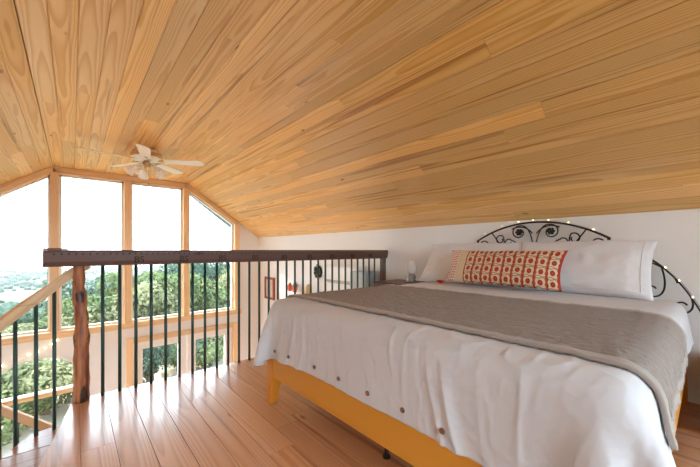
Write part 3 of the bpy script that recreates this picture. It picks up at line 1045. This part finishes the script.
def make_pillow(name, w, h, t, mat, seed, matrix, label, flange=0, uv=False):
    F, Bk, U, V = pillow_grid(w, h, t, seed=seed)
    n = F.shape[0]
    mb = MB().grid(F).grid(Bk, flip=True)
    me = bpy.data.meshes.new(name)
    me.from_pydata(mb.v, [], mb.f)
    if uv:
        lay_ = me.uv_layers.new(name='UVMap')
        uu = np.concatenate([np.stack([U, V], -1).reshape(-1, 2)] * 2) * .5 + .5
        for lp in me.loops:
            lay_.data[lp.index].uv = uu[lp.vertex_index]
    bm = bmesh.new(); bm.from_mesh(me)
    bmesh.ops.remove_doubles(bm, verts=bm.verts, dist=1e-5)
    bmesh.ops.recalc_face_normals(bm, faces=bm.faces)
    bm.to_mesh(me); bm.free()
    for p in me.polygons: p.use_smooth = True
    me.materials.append(mat)
    o = bpy.data.objects.new(name, me)
    COL.objects.link(o)
    o.matrix_world = matrix
    tag(o, label, 'pillow')
    if flange:
        sm = MB()
        k = 1 - flange
        pts = []
        idx = lambda val: (val + 1) / 2 * (n - 1)
        for a, b in ((-k, -k), (k, -k), (k, k), (-k, k), (-k, -k)):
            pts.append((a, b))
        path = []
        for (a0, b0), (a1, b1) in zip(pts[:-1], pts[1:]):
            for q in range(16):
                f = q / 16
                a, b = a0 + (a1 - a0) * f, b0 + (b1 - b0) * f
                s_ = resample(F, np.array([idx(a)]), np.array([idx(b)]))[0, 0]
                path.append((s_[0], s_[1], s_[2] + .001))
        path.append(path[0])
        sm.tube(path, .0035, 6)
        sm.build('seam_cord', mat, o, smooth=True)
    return o
def lean(yc, xb, zb, h, tilt, yaw=0):
    """pillow frame: local x runs towards -Y, local y up the lean, local z faces the foot of the bed"""
    ex = Vector((math.sin(yaw), -math.cos(yaw), 0))
    fwd = Vector((math.cos(yaw), math.sin(yaw), 0))
    ey = (Vector((0, 0, 1)) * math.cos(tilt) + fwd * math.sin(tilt)).normalized()
    ez = ex.cross(ey)
    c = Vector((xb, yc, zb)) + ey * h / 2
    return Matrix(((ex.x, ey.x, ez.x, c.x), (ex.y, ey.y, ez.y, c.y), (ex.z, ey.z, ez.z, c.z), (0, 0, 0, 1)))
make_pillow('pillow', .98, .47, .17, M['pillow'], 1, lean(1.52, 2.72, .68, .47, math.radians(34)), 'plain white pillow at the far side of the bed by the railing', flange=.13)
make_pillow('pillow', .86, .465, .18, M['pillow'], 2, lean(.655, 2.70, .68, .465, math.radians(33)), 'plain white pillow at the near side of the bed, right of the patterned cushion', flange=.13)
lum = make_pillow('lumbar_cushion', 0.92, .32, .13, M['lumbar'], 3, lean(1.125, 2.51, .715, .32, math.radians(28)), 'long cushion with red and orange embroidered rosettes leaning on the white pillows', uv=True)
ts = MB()
for k in range(14):
    a = random.uniform(-1.2, 1.2)
    L = random.uniform(.03, .055)
    ts.tube([(-.455, -.155, 0), (-.47 - L * .5 * math.cos(a), -.16 + .5 * L * math.sin(a) * .5, random.uniform(-.01, .02)), (-.47 - L * math.cos(a), -.165 + L * math.sin(a) * .4, random.uniform(-.01, .03))], .003, 5)
ts.build('tassel', M['red_tassel'], lum, smooth=True)

# ---- wrought iron headboard
HX = 3.0
hb = empty('headboard', (HX, 1.0, 0), 'black wrought iron scroll headboard with an arched crest and fairy lights', 'headboard')
def HP(y, z): return (0, y - 1.0, z)
def iron(name, pts, r=.0085, n=8):
    return MB().tube([HP(*p) for p in pts], r, n).build(name, M['iron'], hb, smooth=True)
def bez(p0, p1, p2, p3, n=14):
    out = []
    for i in range(n + 1):
        t = i / n
        out.append(tuple((1 - t) ** 3 * p0[k] + 3 * (1 - t) ** 2 * t * p1[k] + 3 * (1 - t) * t * t * p2[k] + t ** 3 * p3[k] for k in (0, 1)))
    return out
def spiral(c, r0, r1, a0, a1, n=22):
    return [(c[0] + (r0 + (r1 - r0) * i / n) * math.cos(a0 + (a1 - a0) * i / n), c[1] + (r0 + (r1 - r0) * i / n) * math.sin(a0 + (a1 - a0) * i / n)) for i in range(n + 1)]
CY = 1.0
crest = bez((CY + .505, 1.09), (CY + .3, 1.22), (CY + .12, 1.24), (CY, 1.24)) + bez((CY, 1.24), (CY - .12, 1.24), (CY - .3, 1.22), (CY - .505, 1.09))[1:]
iron('crest_bar', crest, .008)
for s in (1, -1):
    iron('post', [(CY + s * .505, 1.095), (CY + s * .505, .40)], .011)
    wing = bez((CY + s * .505, 1.03), (CY + s * .70, 1.0), (CY + s * .86, .88), (CY + s * .985, .56))
    iron('wing_bar', wing, .008)
    iron('leg', [(CY + s * .985, .565), (CY + s * .985, .0)], .012)
    # crest scrolls
    f = lambda q: math.pi - q if s < 0 else q
    def scr(c, r0, r1, a0, a1): return spiral((CY + s * c[0], c[1]), r0, r1, f(a0), f(a1))
    iron('scroll', scr((.125, 1.08), .125, .125, math.radians(150), math.radians(60), )[:], .0055)
    iron('scroll', bez((CY + s * .005, 1.0), (CY + s * .02, 1.13), (CY + s * .05, 1.23), (CY + s * .125, 1.215)) + scr((.125, 1.155), .06, .028, math.radians(90), math.radians(-260)), .0055)
    iron('scroll', bez((CY + s * .11, .98), (CY + s * .12, 1.06), (CY + s * .17, 1.08), (CY + s * .195, 1.09)) + scr((.215, 1.065), .035, .02, math.radians(120), math.radians(-200)), .0055)
    iron('scroll', bez((CY + s * .26, .96), (CY + s * .28, 1.05), (CY + s * .34, 1.12), (CY + s * .37, 1.165)), .0055)
    iron('scroll', bez((CY + s * .27, 1.0), (CY + s * .25, 1.06), (CY + s * .25, 1.12), (CY + s * .275, 1.135)) + scr((.29, 1.095), .042, .02, math.radians(110), math.radians(-210)), .0055)
    iron('scroll', scr((.435, 1.045), .05, .02, math.radians(-10), math.radians(300)), .0055)
    # wing scrolls
    iron('scroll', bez((CY + s * .72, .95), (CY + s * .74, .80), (CY + s * .66, .74), (CY + s * .58, .72)), .0055)
    iron('scroll', bez((CY + s * .78, .90), (CY + s * .82, .76), (CY + s * .80, .68), (CY + s * .74, .68)) + scr((.74, .725), .045, .02, math.radians(-90), math.radians(-330)), .0055)
    iron('scroll', bez((CY + s * .84, .83), (CY + s * .95, .70), (CY + s * .95, .60), (CY + s * .885, .585)) + scr((.885, .63), .045, .02, math.radians(-90), math.radians(-330)), .0055)
    iron('scroll', bez((CY + s * .72, .92), (CY + s * .8, .88), (CY + s * .84, .85), (CY + s * .86, .78)), .005)
    # little flower in the scroll
    fl = MB()
    for q in range(6):
        a = q * math.pi / 3
        c = (CY + s * .125 + .02 * math.cos(a), 1.158 + .02 * math.sin(a))
        fl.lathe([(0, -.004), (.012, -.002), (.012, .003), (0, .006)], n=8, M=Matrix.Translation(HP(*c)) @ Matrix.Rotation(math.radians(-90), 4, 'Y'))
    fl.lathe([(0, -.008), (.01, 0), (0, .01)], n=8, M=Matrix.Translation(HP(CY + s * .125, 1.158)) @ Matrix.Rotation(math.radians(-90), 4, 'Y'))
    fl.build('iron_flower', M['iron'], hb)
iron('lower_bar', [(CY - .505, .45), (CY + .505, .45)], .010)

fl = empty('fairy_lights', (HX - .015, 1.0, 1.24), 'string of tiny warm fairy lights along the headboard top', 'lights')
pts = [(-.016, y - 1.0, z + .014) for y, z in crest]
MB().tube([(p[0], p[1], p[2] - 1.24) for p in pts], .0016, 5).build('wire', M['string_wire'], fl)
bulb = None
def bulb_at(y, z):
    global bulb
    if bulb is None:
        bulb = MB().lathe([(0, -.005), (.004, -.002), (.004, .002), (0, .006)], n=8).build('bulb', M['fairy'], fl, smooth=True)
        o = bulb
    else:
        o = link_copy(bulb, fl)
    o.location = (-.018, y - 1.0, z - 1.24)
for i in range(2, len(crest), 4):
    bulb_at(crest[i][0], crest[i][1] + .016)
wing = bez((CY - .505, 1.03), (CY - .70, 1.0), (CY - .86, .88), (CY - .985, .56))
MB().tube([(-.016, p[0] - 1.0, p[1] + .012 - 1.24) for p in wing], .0016, 5).build('wire', M['string_wire'], fl)
for i in (3, 6, 8, 10, 12):
    bulb_at(wing[i][0], wing[i][1] + .014)
bulb_at(CY - .66, .80); bulb_at(CY - .72, .73)

# ---- nightstand between bed and railing, with a glass lamp
ns_ = empty('nightstand', (2.78, 2.3, 0), 'dark wooden nightstand between bed and railing', 'nightstand')
MB().box(-.22, .22, -.22, .22, .625, .645).build('top', M['stand'], ns_, bevel=.004)
MB().box(-.2, .2, -.2, .2, .3, .625).build('body', M['stand'], ns_, bevel=.003)
dw = MB().box(-.212, -.2, -.19, .19, .5, .618).build('drawer', M['stand'], ns_, bevel=.003)
MB().lathe([(0, .02), (.012, .016), (.012, .008), (.006, 0)], n=12, M=Matrix.Translation((-.212, 0, .57)) @ Matrix.Rotation(math.radians(-90), 4, 'Y')).build('knob', M['pewter'], dw, smooth=True)
for sx in (-1, 1):
    for sy in (-1, 1):
        MB().box(sx * .19 - .02, sx * .19 + .02, sy * .19 - .02, sy * .19 + .02, 0, .3).build('leg', M['stand'], ns_)
ch = empty('low_chest', (2.76, -.245, 0), 'low red-brown wooden chest against the wall at the near side of the bed', 'chest')
M['chest'] = wood('red_brown_chest_wood', srgb(140, 84, 48), srgb(112, 62, 34), srgb(66, 34, 20), along='Y', across='X', rough=0.4)
MB().box(-.25, .25, -.24, .24, .34, .365).build('top', M['chest'], ch, bevel=.004)
MB().box(-.235, .245, -.225, .225, .03, .34).build('body', M['chest'], ch, bevel=.003)
for z0, z1 in ((.05, .185), (.195, .33)):
    dw = MB().box(-.25, -.235, -.21, .21, z0, z1).build('drawer', M['chest'], ch, bevel=.003)
    MB().lathe([(0, .02), (.012, .016), (.012, .008), (.006, 0)], n=12, M=Matrix.Translation((-.25, 0, (z0 + z1) / 2)) @ Matrix.Rotation(math.radians(-90), 4, 'Y')).build('knob', M['pewter'], dw, smooth=True)
for sx in (-.2, .2):
    for sy in (-.19, .19):
        MB().box(sx - .02, sx + .02, sy - .02, sy + .02, 0, .03).build('foot', M['chest'], ch)
lp = empty('hurricane_lamp', (2.83, 2.19, .645), 'small glass hurricane lamp with a pewter base on the nightstand', 'lamp')
MB().lathe([(.06, 0), (.062, .012), (.045, .03), (.055, .06), (.04, .08), (.036, .09)], n=24).build('base', M['pewter'], lp, smooth=True)
MB().lathe([(.036, .09), (.05, .13), (.046, .19), (.034, .235), (.031, .235), (.043, .19), (.047, .13), (.033, .092)], n=24).build('glass_chimney', M['shade'], lp, smooth=True)

# ================================================================== CEILING FAN
fan = empty('ceiling_fan', (.69, 4.6, ZC), 'white five-blade ceiling fan with a cluster of glass tulip lights', 'ceiling fan')
MB().lathe([(.085, -.0005), (.09, -.02), (.15, -.035), (.165, -.06), (.165, -.115), (.14, -.14), (.06, -.15), (.0, -.15)], n=32).build('motor_housing', M['fan_white'], fan, smooth=True)
MB().lathe([(.167, -.062), (.170, -.07), (.170, -.104), (.167, -.112)], n=32).build('trim_band', M['brass'], fan, smooth=True)
for i in range(5):
    a = math.radians(-29.5 + 72 * i)
    Mx = Matrix.Rotation(a, 4, 'Z') @ Matrix.Translation((0, 0, -.145)) @ Matrix.Rotation(math.radians(-12), 4, 'X')
    outl = [(.20, -.052), (.60, -.068), (.645, -.055), (.66, -.02), (.66, .02), (.645, .055), (.60, .068), (.20, .052)]
    b_ = MB().prism(outl, 'z', -.003, .004)
    b_.v = [tuple(Mx @ Vector(p)) for p in b_.v]
    bo = b_.build('blade', M['fan_white'], fan)
    arm = MB().prism([(.06, -.02), (.15, -.016), (.24, -.035), (.27, 0), (.24, .035), (.15, .016), (.06, .02)], 'z', .004, .010)
    arm.v = [tuple(Mx @ Vector(p)) for p in arm.v]
    arm.build('blade_arm', M['brass'], bo)
MB().lathe([(.03, -.15), (.045, -.17), (.05, -.2), (.04, -.23), (.015, -.25), (0, -.255)], n=20).build('light_kit', M['brass'], fan, smooth=True)
for i in range(5):
    a = math.radians(20 + 72 * i)
    d = Vector((math.cos(a), math.sin(a), 0))
    c = d * .125 + Vector((0, 0, -.24))
    MB().tube([d * .03 + Vector((0, 0, -.20)), d * .075 + Vector((0, 0, -.19)), d * .112 + Vector((0, 0, -.225))], .007, 8).build('lamp_arm', M['brass'], fan, smooth=True)
    Mx = Matrix.Translation(c) @ (d * .75 + Vector((0, 0, -.75))).to_track_quat('Z', 'Y').to_matrix().to_4x4()
    sh = MB().lathe([(.018, -.02), (.024, 0), (.042, .03), (.046, .06), (.058, .095), (.062, .102), (.059, .102), (.054, .094), (.042, .06), (.038, .03), (.02, .002), (.014, -.018)], n=20)
    sh.v = [tuple(Mx @ Vector(p)) for p in sh.v]
    so = sh.build('glass_shade', M['shade'], fan, smooth=True)
    bl = MB().lathe([(.012, 0), (.016, .02), (.026, .045), (.02, .065), (0, .072)], n=14)
    bl.v = [tuple(Mx @ Vector(p)) for p in bl.v]
    bl.build('bulb', M['fan_white'], so, smooth=True)
MB().tube([(.02, -.02, -.24), (.02, -.02, -.42)], .002, 5).lathe([(0, 0), (.006, .01), (.004, .03), (0, .034)], c=(.02, -.02, -.45), n=8).build('pull_chain', M['brass'], fan)

# ================================================================== THINGS ON THE RIGHT WALL BELOW THE RAIL
pf = empty('framed_picture', (XR - .012, 5.94, .22), 'small picture in a red-brown wooden frame on the far right wall', 'picture')
MB().box(-.01, .008, -.16, .16, -.19, .19).build('print', M['picture'], pf)
f_ = MB()
for y0, y1, z0, z1 in ((-.2, -.15, -.225, .225), (.15, .2, -.225, .225), (-.15, .15, -.225, -.18), (-.15, .15, .18, .225)):
    f_.box(-.025, .011, y0, y1, z0, z1)
f_.build('frame', M['redframe'], pf, bevel=.003)

shf = empty('wall_shelf', (XR - .11, 4.35, .26), 'white wall shelf below the loft rail holding small ornaments', 'shelf')
MB().box(-.1, .109, -.85, .85, -.03, 0).build('board', M['white_paint'], shf, bevel=.003)
for y in (-.6, .6):
    MB().prism([(.108, -.03), (-.07, -.03), (.108, -.18)], 'y', y - .012, y + .012).build('bracket', M['white_paint'], shf)
vz = empty('plant_pot', (XR - .11, 4.82, .26), 'red glazed pot of leafy green on the wall shelf', 'plant')
MB().lathe([(.035, 0), (.05, .05), (.055, .09), (.05, .10), (.045, .085), (0, .08)], n=20).build('pot', M['terracotta'], vz, smooth=True)
lv = MB()
for i in range(60):
    a, e = random.uniform(0, 6.28), random.uniform(.1, 1.3)
    d = Vector((math.cos(a) * math.cos(e), math.sin(a) * math.cos(e), math.sin(e)))
    sd = d.cross(Vector((0, 0, 1))).normalized() * .014
    b0 = Vector((0, 0, .085)); L = random.uniform(.06, .12)
    lv.add([b0, b0 + d * L * .5 + sd, b0 + d * L, b0 + d * L * .5 - sd], [(0, 1, 2, 3)])
lv.build('leaves', M['leafA'], vz)
o = MB().lathe([(.03, 0), (.045, .03), (.05, .08), (.03, .12), (.022, .14), (.027, .15), (.02, .145), (0, .14)], n=20).build('vase', M['terracotta'], smooth=True, loc=(XR - .11, 4.99, .26))
tag(o, 'small red vase next to the potted plant on the wall shelf', 'vase')
o = MB().lathe([(.045, 0), (.05, .02), (.05, .13), (.035, .15), (.035, .17), (.028, .172), (0, .17)], n=20).build('jar', M['tan'], smooth=True, loc=(XR - .11, 4.38, .26))
tag(o, 'tan ceramic jar standing alone on the wall shelf', 'jar')
wr = MB()
for i in range(160):
    a = random.uniform(0, 6.28)
    c = Vector((-.01, .075 * math.cos(a), .085 * math.sin(a)))
    d = Vector((random.uniform(-1, .1), random.uniform(-1, 1), random.uniform(-1, 1))).normalized()
    sd = d.orthogonal().normalized() * .012
    L = .05
    wr.add([c, c + d * L * .5 + sd, c + d * L, c + d * L * .5 - sd], [(0, 1, 2, 3)])
wr.tube([(-.005, .075 * math.cos(q * .314), .085 * math.sin(q * .314)) for q in range(21)], .012, 6)
o = wr.build('leaf_wreath', M['leafB'], loc=(XR - .03, 4.2, .65))
tag(o, 'round green leaf wreath on the right wall', 'wreath')
ac = empty('air_conditioner', (XR, 3.5, .65), 'white rounded wall air conditioner seen between the balusters', 'air conditioner')
MB().prism([(-.002, .13), (-.15, .13), (-.19, .10), (-.20, 0), (-.18, -.09), (-.13, -.13), (-.002, -.13)], 'y', -.38, .38).build('body', M['ac_white'], ac, bevel=.012)
MB().prism([(-.186, -.085), (-.135, -.133), (-.142, -.139), (-.192, -.09)], 'y', -.33, .33).build('louvre', M['ac_grey'], ac)
gb = MB().box(XR - .28, XR - .02, 2.86, 3.16, .50, .72)
o = gb.build('speaker_box', M['ac_grey'], bevel=.01)
tag(o, 'grey wall-mounted speaker box at the right end of the railing', 'speaker')

# fairy lights trailing over the arched window
fs_ = empty('string_lights', (-.3, YF - .02, -.5), 'string of small lights swagged over the arched window', 'lights')
sp_ = bez((-1.05, -.95), (-.85, -.62), (-.6, -.52), (-.42, -.5), 10) + bez((-.42, -.5), (-.3, -.46), (-.22, -.40), (-.14, -.33), 8)[1:]
MB().tube([(p[0] + .3, 0, p[1] + .5) for p in sp_], .003, 5).build('wire', M['string_wire'], fs_)
for i in range(1, len(sp_), 2):
    MB().lathe([(0, -.014), (.011, -.006), (.011, .006), (0, .014)], c=(sp_[i][0] + .3, -.006, sp_[i][1] + .5), n=8).build('bulb', M['fairy'], fs_, smooth=True)

# ================================================================== OUTDOORS
RT = np.array([0, 10, 20, 50, 100, 200, 400, 1000, 2500, 6000.])
ZT = np.array([-2.75, -2.8, -4.3, -8.2, -14, -22, -31, -42, -52, -70.])
def ground_z(x, y):
    r = math.hypot(x - .7, y - 4)
    z = float(np.interp(r, RT, ZT))
    z += mnoise.noise(Vector((x * .02, y * .02, 3.3))) * min(3.0, r * .02)
    z += mnoise.noise(Vector((x * .0025, y * .0025, 8.3))) * min(16.0, max(0, r - 150) * .02)
    z += mnoise.noise(Vector((x * .0011, y * .0011, 1.3))) * min(22.0, max(0, r - 600) * .012)
    return z
gm = MB()
rr = [3.2 * 1.065 ** k for k in range(122)]
na2 = 220
vs, fs = [], []
for i, r in enumerate(rr):
    for k in range(na2):
        a = 2 * math.pi * k / na2
        x, y = .7 + r * math.cos(a), 4 + r * math.sin(a)
        vs.append((x, y, ground_z(x, y) if r > 12 else -2.8))
for i in range(len(rr) - 1):
    for k in range(na2):
        k2 = (k + 1) % na2
        fs.append((i * na2 + k, i * na2 + k2, (i + 1) * na2 + k2, (i + 1) * na2 + k))
gm.add(vs, fs)
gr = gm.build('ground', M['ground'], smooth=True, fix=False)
tag(gr, 'dry pale hillside falling away to hazy ridges', None, None, 'structure')

def crown_mesh(name, mat, rx, rz, n, leaf, seed):
    r = np.random.default_rng(seed)
    lumps = [(np.array([r.normal(0, .45) * rx, r.normal(0, .45) * rx, r.uniform(-.5, .6) * rz]), r.uniform(.35, .6)) for _ in range(11)]
    mb_v, mb_f = [], []
    for i in range(n):
        c, s_ = lumps[r.integers(len(lumps))]
        d = r.normal(size=3); d /= np.linalg.norm(d)
        p = c + d * np.array([rx, rx, rz]) * s_ * r.uniform(.75, 1.03)
        nn = d + r.normal(0, .5, 3); nn /= np.linalg.norm(nn)
        t = np.cross(nn, r.normal(size=3)); t /= np.linalg.norm(t)
        b = np.cross(nn, t)
        L = leaf * r.uniform(.6, 1.3)
        o = len(mb_v)
        mb_v += [tuple(p - t * L * .9), tuple(p + b * L * .5), tuple(p + t * L * .9), tuple(p - b * L * .5)]
        mb_f.append((o, o + 1, o + 2, o + 3))
    me = bpy.data.meshes.new(name)
    me.from_pydata(mb_v, [], mb_f)
    me.materials.append(mat)
    return me
CR = {'oak': crown_mesh('oak_crown', M['leafA'], 1.0, .75, 5200, .07, 1),
      'oak2': crown_mesh('oak_crown', M['leafC'], 1.0, .7, 5200, .07, 2),
      'juniper': crown_mesh('juniper_crown', M['leafB'], .8, 1.0, 5200, .06, 3)}
tk = MB()
for q in range(4):
    a = q * 1.7
    tk.tube([(.03 * math.cos(a), .03 * math.sin(a), -.9), (.06 * math.cos(a), .06 * math.sin(a), -.3), (.35 * math.cos(a), .35 * math.sin(a), .2)], [.07, .05, .02], 7)
tkm = tk.build('trunk', M['bark'], smooth=True)
trunk_me = tkm.data
bpy.data.objects.remove(tkm)

def tree(kind, x, y, size, label, group=None, squash=1.0):
    name = {'oak': 'live_oak', 'oak2': 'olive_shrub_tree', 'juniper': 'juniper_tree'}[kind]
    gz = ground_z(x, y) if math.hypot(x - .7, y - 4) > 12 else -2.8
    r = empty(name, (x, y, gz - .05), label, 'tree', group)
    r.rotation_euler = (0, 0, random.uniform(0, 6.28))
    for nm, me in (('crown', CR[kind]), ('trunk', trunk_me)):
        o = bpy.data.objects.new(nm, me)
        COL.objects.link(o)
        o.parent = r
        o.scale = (size, size, size * squash)
        o.location = (0, 0, .9 * size * squash)
# ratio = X / Y seen from the camera; near to far
def sees(px): 
    u = (px - 350) / 316
    return (.66 + .751 * u) / (.751 - .66 * u)
KIND = {'oak': 'green live oak', 'oak2': 'pale olive shrub tree', 'juniper': 'dark juniper'}
tree('oak', sees(12) * 9.6, 9.6, .95, 'leafy bush outside the left half of the arched window', 'bushes outside the arched window', .85)
tree('oak2', sees(45) * 10.2, 10.2, 1.05, 'pale olive bush outside the middle of the arched window', 'bushes outside the arched window', .85)
tree('oak', sees(80) * 10.8, 10.8, 1.0, 'leafy bush outside the arched window, behind the log post', 'bushes outside the arched window', .85)
tree('juniper', sees(150) * 10.2, 10.2, .95, 'dark bush outside the left leaf of the glazed door', 'bushes outside the glazed door', .9)
tree('oak', sees(180) * 11.0, 11.0, 1.0, 'green bush outside where the two glazed door leaves meet', 'bushes outside the glazed door', .9)
tree('oak2', sees(212) * 11.2, 11.2, 1.0, 'pale olive bush outside the right leaf of the glazed door', 'bushes outside the glazed door', .8)
PANE = ('seen through the second tall pane from the left', 'seen through the third tall pane from the left', 'seen through the slanted pane on the right', 'in the clearing seen through the leftmost pane')
spots = [('oak', 100, 17, 1.55, 1.0, 0), ('juniper', 118, 21, 2.0, 1.0, 0), ('oak2', 138, 15.5, 1.6, 1.0, 1), ('oak', 158, 19, 2.0, 1.1, 1), ('juniper', 176, 23, 2.3, 1.15, 1),
    ('oak', 200, 16.5, 1.85, 1.1, 2), ('juniper', 217, 19, 2.1, 1.15, 2), ('oak2', 232, 17, 2.0, 1.1, 2), ('oak2', 66, 18.5, 1.15, .9, 3), ('oak', 84, 24, 1.8, .9, 0), ('oak', 40, 17.5, 1.0, .85, 3), ('oak2', 8, 18, 1.1, .85, 3),
    ('juniper', 128, 30, 2.1, 1.0, 0), ('oak', 148, 33, 2.3, 1.0, 1), ('oak2', 168, 36, 2.3, 1.0, 1), ('juniper', 190, 31, 2.6, 1.1, 2), ('oak', 110, 42, 2.2, 1.0, 0), ('oak', 222, 34, 2.8, 1.1, 2), ('juniper', 22, 30, 1.3, .9, 3), ('oak2', 54, 33, 1.4, .9, 3)]
for kind, px, y, sz, sq, pane in spots:
    same = sorted(t[2] for t in spots if t[0] == kind and t[5] == pane)
    rank = '' if len(same) == 1 else ('nearest ' if y == same[0] else 'farthest ' if y == same[-1] else 'middle ')
    tree(kind, sees(px) * y, y, sz, rank + KIND[kind] + ' ' + PANE[pane], 'trees beyond the gable windows', sq)
# distant scrub: far too many to count
vs, fs = [], []
ico = bmesh.new(); bmesh.ops.create_icosphere(ico, subdivisions=1, radius=1)
iv = [v.co.copy() for v in ico.verts]; iff = [tuple(v.index for v in f.verts) for f in ico.faces]; ico.free()
rs = random.Random(5)
for i in range(9000):
    r = 45 * (60 ** rs.random())
    a = rs.uniform(math.radians(60), math.radians(122))
    x, y = .7 + r * math.cos(a), 4 + r * math.sin(a)
    if mnoise.noise(Vector((x * .012, y * .012, 5.5))) < -.08 and rs.random() < .93 or (abs(x / y) < .14 and x < 0.02 * y and r < 260 and rs.random() < .8):
        continue
    s_ = rs.uniform(.9, 2.2) * (1 + r / 900)
    gz = ground_z(x, y)
    o = len(vs)
    vs += [(x + p.x * s_ * (1 + .3 * rs.uniform(-1, 1)), y + p.y * s_ * (1 + .3 * rs.uniform(-1, 1)), gz + .45 * s_ + p.z * s_ * .75 * (1 + .25 * rs.uniform(-1, 1))) for p in iv]
    fs += [tuple(q + o for q in f) for f in iff]
sc = MB().add(vs, fs).build('distant_scrub', M['leafB'], fix=False)
tag(sc, 'dark green scrub dotted over the distant hills', 'scrub', None, 'stuff')

# ---- thin summer haze over the valley
hz = MB().box(-2500, 2500, 40, 5200, -120, 45).build('valley_haze', M['glass'])
ht = bpy.data.materials.new('haze')
ht.use_nodes = True
ht.node_tree.nodes.clear()
ho = ht.node_tree.nodes.new('ShaderNodeOutputMaterial')
hv = ht.node_tree.nodes.new('ShaderNodeVolumeScatter')
hv.inputs['Color'].default_value = (.9, .95, 1, 1)
hv.inputs['Density'].default_value = .00028
ht.node_tree.links.new(hv.outputs[0], ho.inputs['Volume'])
hz.data.materials.clear()
hz.data.materials.append(ht)
tag(hz, 'thin pale haze lying over the distant valley', 'haze', None, 'stuff')
